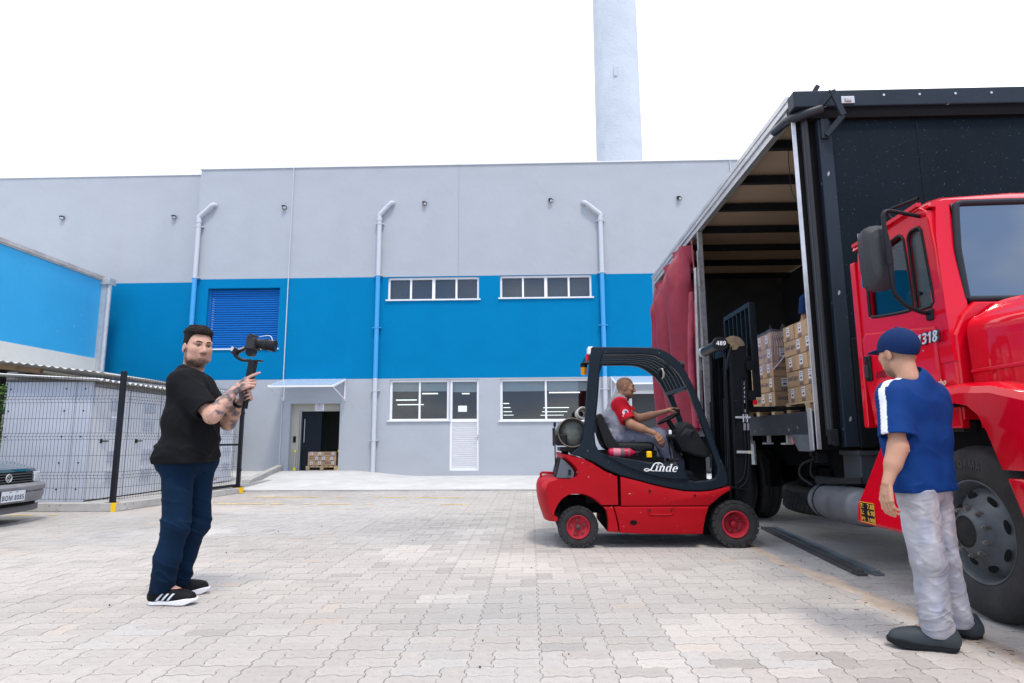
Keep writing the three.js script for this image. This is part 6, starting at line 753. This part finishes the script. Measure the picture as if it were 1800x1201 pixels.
  const jeans = (x, y, z) => { let d = legB(x, y, z) + wrinkle(x, y, z, .008, 9, 6); const b = .35 + Math.exp(-((y - .16) ** 2) / .01) + .7 * Math.exp(-((y - .5) ** 2) / .008); d += folds(x, y, z, .013 * b, 5, 16); d = smax(d, .078 - y, .008); return smax(d, y - .98, .01); };
  sdfPart(t, 'jeans', sdfMesh(jeans, boundsOf(leg, .02), .0085, (x, y, z) => { const k = .75 + .5 * fbm(x * 18, y * 9, z * 18, 3) + .25 * sstep(.6, .3, Math.abs(y - .65)); return [.0022 * k, .012 * k, .031 * k]; }), clothMat(.85));
  shoe(t, sub3([-2.505, 0, -4.235], O), [.995, 0, .02], .325, .108, { colour: [.008, .008, .01], soleColour: [.72, .72, .74], stripes: true, sole: .04, high: .135 }); shoe(t, sub3([-2.53, 0, -4.405], O), [.86, 0, -.5], .31, .108, { colour: [.008, .008, .01], soleColour: [.72, .72, .74], sole: .04, high: .135 });
  part(t, 'wristband', lathe([[.034, -.014], [.036, -.014], [.036, .014], [.034, .014]], 20).applyQuaternion(new THREE.Quaternion().setFromUnitVectors(V3(0, 1, 0), A3(norm3(sub3(J.lw, J.le))))).translate(...mix3(J.le, J.lw, .93)), M.black);
}
// gimbal with camera
{
  const t = thing('camera_gimbal', 'black handheld gimbal stabiliser carrying a camera, held out in both hands', 'camera gimbal', [-1.95, 1.3, -4.272]), bl = mat([.012, .012, .014], .35), g = mat([.03, .03, .034], .5);
  parts(t, 'handle', [cyl([-.012, -.03, 0], [.012, .2, 0], .0175), bar([.01, .17, 0], [.028, .3, 0], .04, .058, [0, 0, 1])], bl); part(t, 'top_plate', [box(.12, .012, .05, .03, .3, 0, .004)], bl);
  part(t, 'swing_arm', [tube([[.01, .302, .0], [-.045, .308, .02], [-.085, .335, .03], [-.1, .365, .03]], .0115, 8, 30), bar([-.09, .355, .02], [-.03, .395, 0], .022, .028)], bl); parts(t, 'motor', [cyl([-.1, .345, .02], [-.078, .385, .02], .027, .027), cyl([.012, .36, -.02], [.012, .36, .03], .03)], bl); part(t, 'arm_cap', cyl([-.112, .368, .02], [-.1, .392, .02], .022), M.galv); part(t, 'arm_print', bar([-.066, .376, .037], [-.034, .397, .018], .003, .01), mat([.4, .4, .42], .5));
  const cam = part(t, 'camera_body', [box(.062, .085, .115, .02, .418, .0, .012), box(.04, .03, .05, .022, .47, 0, .008), box(.03, .02, .03, .015, .465, .045, .005), box(.06, .02, .05, .012, .37, 0, .005)], g); part(cam, 'lens', [cyl([.05, .42, 0], [.085, .418, 0], .033), cyl([.085, .418, 0], [.17, .405, 0], .036, .041, 28), cyl([.17, .405, 0], [.176, .404, 0], .043)], bl); part(cam, 'lens_ring', [cyl([.1, .416, 0], [.125, .412, 0], .0395, .0405, 28)], M.dark); part(cam, 'lens_glass', cyl([.176, .404, 0], [.1765, .404, 0], .034), mat([.02, .02, .035], .05)); part(cam, 'mode_dial', cyl([.015, .47, .04], [.015, .485, .04], .012), M.dark); part(cam, 'cable', tube([[.06, .47, .0], [.12, .475, .02], [.15, .47, .02], [.168, .44, .03]], .0022, 5), M.white);
}
// ---------------------------------------------------------------- man in blue polo shirt and cap by the cab door
{
  const O = [2.05, 0, -3.42], t = thing('person', 'man in a blue shirt with a white sleeve stripe and cap, seen from behind', 'person', O);
  const J0 = { rhip: [2.12, .80, -3.46], lhip: [1.99, .80, -3.37], rk: [2.15, .43, -3.47], lk: [2.0, .43, -3.35], ra: [2.235, .12, -3.55], la: [2.025, .12, -3.385], rfoot: [2.12, .05, -3.6], lfoot: [1.9, .05, -3.43], pel: [2.07, .84, -3.42], chest: [2.055, 1.15, -3.4], neck: [2.02, 1.37, -3.4], rs: [2.175, 1.262, -3.47], ls: [1.9, 1.262, -3.335], re: [2.23, 1.03, -3.56], rw: [2.26, .84, -3.66], le: [1.865, 1.0, -3.275], lw: [1.785, .82, -3.26] };
  const J = Object.fromEntries(Object.entries(J0).map(([k, v]) => [k, sub3(v, O)])), hd = frame(sub3([1.995, 1.495, -3.415], O), [-.27, -.03, -.96], [0, 1, 0], 1.0), hf = headField({ jaw: 1.04, neck: .92 }), skin = [.46, .25, .165], arms = limbs(J, .95);
  const LH = handBones(J.lw, [-.1, -.98, -.06], [.95, -.1, -.25], [-.3, 0, -1], { s: 1, curl: [[.3, .45, .3], [.4, .5, .3], [.45, .55, .35], [.5, .55, .35]], thumb: [[.8, .45, .3], [.85, .2, .35], [.9, 0, .35]] }), RH = handBones(J.rw, [-.3, -.7, -.6], [-.8, .2, 0], [-.4, 0, -1], {});
  const body = sdfMesh(bones(arms, .03), boundsOf(arms, .02), .011, skinTone(skin, null)), head = sdfMesh((x, y, z) => hf(...hd.to(x, y, z)) * hd.s, boundsOf([[hd.at(0, 0, 0), hd.at(0, -.06, 0), .16, .15]], 0), .005, skinTone(skin, hd, { extra: (c, x, y, z) => { const q = hd.to(x, y, z), k = sstep(.03, -.02, q[2]) * sstep(-.055, -.02, q[1]) * .55 * (Math.abs(q[0]) < .074 ? 1 : .0); return c.map((v, i) => lerp(v, [.07, .05, .04][i], k * (.7 + .5 * vnoise(x * 500, y * 500, z * 500)))); }, beard: .45 }));
  sdfPart(t, 'body', mergeGeo([body, head, ...[LH, RH].map(H => sdfMesh(bones(H, .0055), boundsOf(H, .012), .0036, skinTone([.47, .255, .17], null)))]), skinMat()); eyesAndBrows(t, hd);
  const navy = [.006, .022, .085]; const capF = (x, y, z) => { const q = hd.to(x, y, z), s = ell(...q, 0, .042, -.008, .09, .1, .111); const seam = Math.min(Math.abs(q[0]), Math.abs(q[0] - q[2] * .6), Math.abs(q[0] + q[2] * .6)); return smax(s + .0014 * Math.exp(-seam * seam / .000012) * -1, .012 + .16 * (q[2] * .18) - q[1] - .03 * sstep(.0, -.1, q[2]), .005) * hd.s; };
  const cap = sdfPart(t, 'cap', sdfMesh(capF, boundsOf([[hd.at(0, .05, 0), hd.at(0, .05, 0), .15, .15]], .01), .0045, () => navy), clothMat(.8)); sdfPart(cap, 'cap_brim', sdfMesh((x, y, z) => { const q = hd.to(x, y, z), yy = .034 - .1 * (q[2] - .09) - 4.2 * q[0] * q[0] * .35; const r = Math.hypot(q[0] / .08, (q[2] - .09) / .085) - 1; return smax(smax(Math.abs(q[1] - yy) - .004, r * .07, .003), .07 - q[2], .003) * hd.s; }, boundsOf([[hd.at(0, .03, .09), hd.at(0, .01, .16), .11, .1]], 0), .0045, () => [.008, .03, .11]), clothMat(.8)); part(cap, 'cap_button', new THREE.SphereGeometry(.008, 10, 8).translate(...hd.at(0, .143, -.008)), mat(navy, .8)); part(cap, 'cap_print', tube([hd.at(.035, .0, -.117), hd.at(.055, .0, -.106), hd.at(.068, .0, -.09)], .0022, 5), mat([.6, .62, .66], .6));
  const f = norm3([-.42, 0, -.9]), r = cross3(f, [0, 1, 0]), P = (y, a, b) => add(add([.0, y, -.0], r, a), f, b), tor = []; for (const s of [-1, 0, 1]) { tor.push([P(.79, s * .08, 0), P(1.05, s * .082, .01), .112, .11]); tor.push([P(1.05, s * .082, 0), P(1.2, s * .085, -.005), .11, .104]); } tor.push([P(1.2, -.12, -.01), P(1.2, .12, -.01), .092, .092], [P(1.26, -.06, -.012), P(1.26, .06, -.012), .082, .082], [P(1.345, 0, -.02), P(1.25, -.13, -.01), .066, .07], [P(1.345, 0, -.02), P(1.25, .13, -.01), .066, .07]);
  const slv = [[J.rs, mix3(J.rs, J.re, .82), .076, .08], [J.ls, mix3(J.ls, J.le, .82), .076, .084], [J.rs, P(1.23, .08, 0), .072, .09], [J.ls, P(1.23, -.08, 0), .072, .09]], SB = withSleeves(bones(tor, .05), [{ b: [slv[0], slv[2]], from: J.rs, to: J.re, u: .8, hole: .068 }, { b: [slv[1], slv[3]], from: J.ls, to: J.le, u: .8, hole: .07 }], .035);
  const shirt = (x, y, z) => { let d = SB(x, y, z, wrinkle(x, y, z, .006, 7, 3) + folds(x, y, z, .007, 6, 8) * (.4 + sstep(1.0, .82, y))); d = smax(d, .772 + .03 * x - y, .006); const nk = hd.at(0, -.125, -.03); return smax(d, -ell(x - nk[0], y - nk[1], z - nk[2], 0, .05, 0, .075, .07, .075), .006); };
  const ax = norm3(sub3(J.le, J.ls)), neckL = P(1.33, -.05, -.01);
  sdfPart(t, 'shirt', sdfMesh(shirt, boundsOf([...tor, ...slv], .02), .0048, (x, y, z) => { const p = [x, y, z], onArm = sub3(p, J.ls), k = dot3(onArm, ax), out = norm3(r.map(v => -v)), side = cross3(ax, out); let w = 9;
    if (k > -.03 && SB.sleeve(1, x, y, z) < .004 && dot3(onArm, out) > -.01) w = Math.abs(dot3(onArm, side) - .004); else if (y > J.ls[1] - .03) { const sh = norm3(sub3([neckL[0], J.ls[1], neckL[2]], [J.ls[0], J.ls[1], J.ls[2]])), s2 = cross3(sh, [0, 1, 0]), u = dot3(onArm, sh); w = u > -.09 && u < .17 ? Math.abs(dot3(onArm, s2)) : 9; } if (w < .019) return [.7, .71, .76]; const m = .9 + .2 * fbm(x * 20, y * 20, z * 20, 2); return [.003 * m, .033 * m, .155 * m]; }), clothMat(.7));
  const leg = [[add(J.rhip, [0, .0, 0]), J.rk, .088, .072], [J.rk, add(J.ra, [0, -.03, 0]), .07, .066], [add(J.lhip, [0, .0, 0]), J.lk, .09, .076], [J.lk, add(J.la, [0, -.03, 0]), .074, .07], [J.rhip, J.lhip, .092, .092], [P(.78, -.06, -.015), P(.78, .06, -.015), .08, .08]], LB = bones(leg, .025);
  const jeans = (x, y, z) => { let d = LB(x, y, z) + wrinkle(x, y, z, .009, 11, 7); const b = .45 + 1.0 * Math.exp(-((y - .14) ** 2) / .008) + .5 * Math.exp(-((y - .43) ** 2) / .01) + .35 * Math.exp(-((y - .68) ** 2) / .006); d += folds(x, y, z, .008 * b, 5, 13) + folds(z + 3, y, x, .003 * b, 12, 30); d = smax(d, .062 - y, .008); return smax(d, y - .79, .01); };
  sdfPart(t, 'jeans', sdfMesh(jeans, boundsOf(leg, .02), .0065, (x, y, z) => { const k = fbm(x * 14, y * 7, z * 14, 4), s = sstep(.5, .62, fbm(x * 22 + 9, y * 10, z * 22, 3)); const c = lerp(.3, .43, sstep(.3, .7, k)); return [c * (1 - .12 * s), c * (1.0 - .08 * s), c * (1.08)]; }), clothMat(.9));
  const so = { colour: [.04, .048, .054], soleColour: [.011, .013, .015], sole: .044, rough: .45, high: .125 }; shoe(t, sub3([2.115, 0, -3.355], O), [-.955, 0, -.29], .32, .115, so); shoe(t, sub3([2.325, 0, -3.51], O), [-.35, 0, -.94], .32, .115, so);
}
// ---------------------------------------------------------------- forklift driver
{
  const O = [.93, 1.0, -6.86], t = thing('person', 'bald driver in grey overalls with red sleeves sitting in the forklift', 'person', O);
  const J0 = { rhip: [.94, 1.06, -6.76], lhip: [.94, 1.06, -6.95], rk: [1.36, 1.07, -6.70], lk: [1.40, 1.08, -7.0], ra: [1.48, .72, -6.72], la: [1.66, .735, -6.98], rfoot: [1.56, .66, -6.72], lfoot: [1.78, .665, -6.97], pel: [.93, 1.09, -6.86], chest: [.945, 1.33, -6.86], neck: [.985, 1.5, -6.86], rs: [.955, 1.4, -6.68], ls: [1.0, 1.4, -7.04], re: [1.045, 1.2, -6.6], rw: [1.285, 1.105, -6.575], le: [1.215, 1.27, -7.03], lw: [1.485, 1.345, -6.93] };
  const J = Object.fromEntries(Object.entries(J0).map(([k, v]) => [k, sub3(v, O)])), hd = frame(sub3([1.045, 1.598, -6.86], O), [.99, -.05, .08], [-.03, 1, 0], .95), hf = headField({ jaw: 1.02 }), skin = [.33, .17, .105], arms = limbs(J, .95);
  const RH = handBones(J.rw, [.62, -.76, -.02], [-.3, -.3, -.9], [.5, .4, 0], { curl: [[.35, .35, .2], [.4, .4, .2], [.4, .4, .2], [.4, .4, .25]], thumb: [[.75, .5, .3], [.85, .2, .3], [.9, .05, .3]] }), LH = handBones(J.lw, [.9, .35, .05], [.3, -.9, .1], [0, .1, 1], { curl: [[.5, 1.2, .9], [.55, 1.25, .9], [.6, 1.25, .9], [.6, 1.25, .9]] });
  const body = sdfMesh(bones(arms, .03), boundsOf(arms, .02), .012, skinTone(skin, null)), head = sdfMesh((x, y, z) => hf(...hd.to(x, y, z)) * hd.s, boundsOf([[hd.at(0, 0, 0), hd.at(0, -.06, 0), .16, .15]], 0), .0055, skinTone(skin, hd, { beard: .35, extra: (c, x, y, z) => { const q = hd.to(x, y, z), k = sstep(.05, .0, q[2] - q[1] * .3) * sstep(-.06, -.02, q[1]) * .28; return c.map((v, i) => lerp(v, [.08, .06, .05][i], k)); } }));
  sdfPart(t, 'body', mergeGeo([body, head, ...[RH, LH].map(H => sdfMesh(bones(H, .0055), boundsOf(H, .012), .004, skinTone(skin.map(v => v * 1.1), null)))]), skinMat()); eyesAndBrows(t, hd, [.02, .015, .012]);
  const f = [1, 0, 0], P = (x, y, z) => sub3([x, y, -6.86 + z], O), tor = []; for (const s of [-1, 0, 1]) { tor.push([P(.9, 1.07, s * .09), P(.905, 1.25, s * .09), .125, .122], [P(.905, 1.25, s * .09), P(.945, 1.37, s * .1), .122, .1]); } tor.push([P(1.0, 1.12, -.05), P(1.0, 1.12, .05), .1, .1], [P(.965, 1.42, -.12), P(.965, 1.42, .12), .075, .075], [P(.975, 1.465, -.04), P(.975, 1.465, .04), .062, .062]);
  const slv = [[J.rs, mix3(J.rs, J.re, .8), .08, .074], [J.ls, mix3(J.ls, J.le, .62), .08, .072], [J.rs, P(.96, 1.4, .08), .075, .09], [J.ls, P(.96, 1.4, -.08), .075, .09]], sl = [[J.rs, J.re, .8], [J.ls, J.le, .62]], SB = withSleeves(bones(tor, .045), [{ b: [slv[0], slv[2]], from: J.rs, to: J.re, u: .78, hole: .06 }, { b: [slv[1], slv[3]], from: J.ls, to: J.le, u: .6, hole: .06 }], .04);
  const shirt = (x, y, z) => { let d = SB(x, y, z, wrinkle(x, y, z, .007, 9, 7) + folds(x, y, z, .013, 7, 13) * (.4 + sstep(.32, .1, y))); const nk = hd.at(0, -.13, -.02); return smax(d, -ell(x - nk[0], y - nk[1], z - nk[2], 0, .045, 0, .07, .07, .07), .006); };
  sdfPart(t, 'work_shirt', sdfMesh(shirt, boundsOf([...tor, ...slv], .02), .0065, (x, y, z) => { if (Math.min(SB.sleeve(0, x, y, z), SB.sleeve(1, x, y, z)) < .003 && Math.abs(z) > .1) return [.5, .012, .025]; const m = .9 + .2 * fbm(x * 16, y * 16, z * 16, 2); return [.27 * m, .275 * m, .32 * m]; }), clothMat(.85));
  part(t, 'collar', new THREE.TorusGeometry(.068, .011, 8, 28).rotateX(Math.PI / 2).scale(1, 1.3, 1).rotateZ(-.25).translate(...hd.at(0, -.118, -.038)), mat([.06, .07, .085], .9));
  const em = add(J.rs, [.036, -.08, .113]); part(t, 'sleeve_emblem', [new THREE.CircleGeometry(.026, 18).scale(.9, 1, 1).rotateX(-.1).translate(...em), new THREE.TorusGeometry(.03, .004, 5, 9).translate(em[0], em[1], em[2] - .002), box(.06, .012, .003, em[0], em[1] - .036, em[2] - .002)], mat([.75, .72, .75], .7)); part(t, 'emblem_print', [box(.014, .02, .002, em[0] + .004, em[1], em[2] + .003), box(.03, .004, .002, em[0], em[1] + .014, em[2] + .003)], mat([.06, .06, .2], .7));
  const leg = [[J.rhip, J.rk, .105, .08], [J.rk, J.ra, .078, .062], [J.lhip, J.lk, .105, .08], [J.lk, J.la, .078, .062], [J.rhip, J.lhip, .115, .115]], LB = bones(leg, .03); sdfPart(t, 'work_trousers', sdfMesh((x, y, z) => smax(LB(x, y, z) + wrinkle(x, y, z, .007, 12, 12) + folds(y, x, z, .012, 8, 12), -.31 - y, .01), boundsOf(leg, .02), .0085, (x, y, z) => { const m = .9 + .2 * fbm(x * 16, y * 16, z * 16, 2); return [.155 * m, .165 * m, .225 * m]; }), clothMat(.85));
  const so = { colour: [.012, .014, .018], soleColour: [.008, .008, .009], sole: .035, rough: .6, high: .12 }; shoe(t, sub3([1.6, .63, -6.98], O), [.95, 0, 0], .29, .105, so); shoe(t, sub3([1.42, .63, -6.72], O), [.97, 0, .1], .29, .105, so);
}
// ---------------------------------------------------------------- loader in the lorry, mostly hidden by the corner post
{
  const O = [3.36, 1.272, -7.13], t = thing('person', 'loader in a dark blue T-shirt in the lorry, mostly hidden behind the corner post', 'person', O);
  const J = { rhip: [.0, .85, .09], lhip: [.0, .85, -.09], rk: [.02, .46, .1], lk: [.02, .46, -.1], ra: [0, .1, .1], la: [0, .1, -.1], rfoot: [-.12, .05, .1], lfoot: [-.12, .05, -.1], pel: [0, .9, 0], chest: [-.02, 1.2, 0], neck: [-.03, 1.42, 0], rs: [-.19, 1.33, .05], ls: [.17, 1.34, -.05], re: [-.235, 1.06, .04], rw: [-.18, .85, .1], le: [.2, 1.05, -.05], lw: [.15, .85, 0] }, hd = frame([-.02, 1.55, 0], [-.4, -.1, .9], [0, 1, 0], .96), hf = headField(), skin = [.36, .19, .12], arms = limbs(J, .95);
  const H = [handBones(J.rw, [.2, -.9, .3], [.8, 0, 0], [0, 0, 1]), handBones(J.lw, [-.2, -.9, .3], [-.8, 0, 0], [0, 0, 1])];
  sdfPart(t, 'body', mergeGeo([sdfMesh(bones(arms, .03), boundsOf(arms, .02), .013, skinTone(skin, null)), sdfMesh((x, y, z) => hf(...hd.to(x, y, z)) * hd.s, boundsOf([[hd.at(0, 0, 0), hd.at(0, -.06, 0), .16, .15]], 0), .008, skinTone(skin, hd)), ...H.map(h => sdfMesh(bones(h, .009), boundsOf(h, .012), .005, skinTone(skin, null)))]), skinMat()); eyesAndBrows(t, hd);
  sdfPart(t, 'hair', sdfMesh((x, y, z) => { const q = hd.to(x, y, z); return smax(ell(...q, 0, .04, -.012, .082, .094, .102), (.02 + .06 * sstep(0, .06, q[2]) - q[1]) * .8, .006) * hd.s; }, boundsOf([[hd.at(0, .05, 0), hd.at(0, .05, 0), .14, .14]], .01), .008, () => [.02, .016, .014]), clothMat(.8));
  const tor = [-1, 0, 1].flatMap(s => [[[s * .09, .84, 0], [s * .09 - .01, 1.12, 0], .12, .12], [[s * .09 - .01, 1.12, 0], [s * .1 - .02, 1.28, 0], .12, .1]]), slv = [[J.rs, mix3(J.rs, J.re, .66), .078, .07], [J.ls, mix3(J.ls, J.le, .66), .078, .07], [J.rs, [-.08, 1.3, 0], .07, .09], [J.ls, [.06, 1.3, 0], .07, .09]], SB = withSleeves(bones(tor, .05), [{ b: [slv[0], slv[2]], from: J.rs, to: J.re, u: .64, hole: .058 }, { b: [slv[1], slv[3]], from: J.ls, to: J.le, u: .64, hole: .058 }], .04);
  sdfPart(t, 't_shirt', sdfMesh((x, y, z) => { const d = SB(x, y, z, wrinkle(x, y, z, .007, 9, 6)); const nk = hd.at(0, -.13, -.02); return smax(d, -ell(x - nk[0], y - nk[1], z - nk[2], 0, .045, 0, .07, .07, .07), .006); }, boundsOf([...tor, ...slv], .02), .01, () => [.008, .028, .1]), clothMat(.85));
  const leg = [[J.rhip, J.rk, .1, .08], [J.rk, J.ra, .078, .068], [J.lhip, J.lk, .1, .08], [J.lk, J.la, .078, .068], [J.rhip, J.lhip, .11, .11]]; sdfPart(t, 'trousers', sdfMesh(bones(leg, .03), boundsOf(leg, .02), .012, () => [.03, .035, .05]), clothMat(.85));
  const so = { colour: [.012, .012, .013], soleColour: [.008, .008, .009] }; shoe(t, [.06, .0, .1], [-1, 0, 0], .29, .105, so); shoe(t, [.06, .0, -.1], [-1, 0, 0], .29, .105, so);
}
camera.updateProjectionMatrix();
renderer.render(scene, camera);
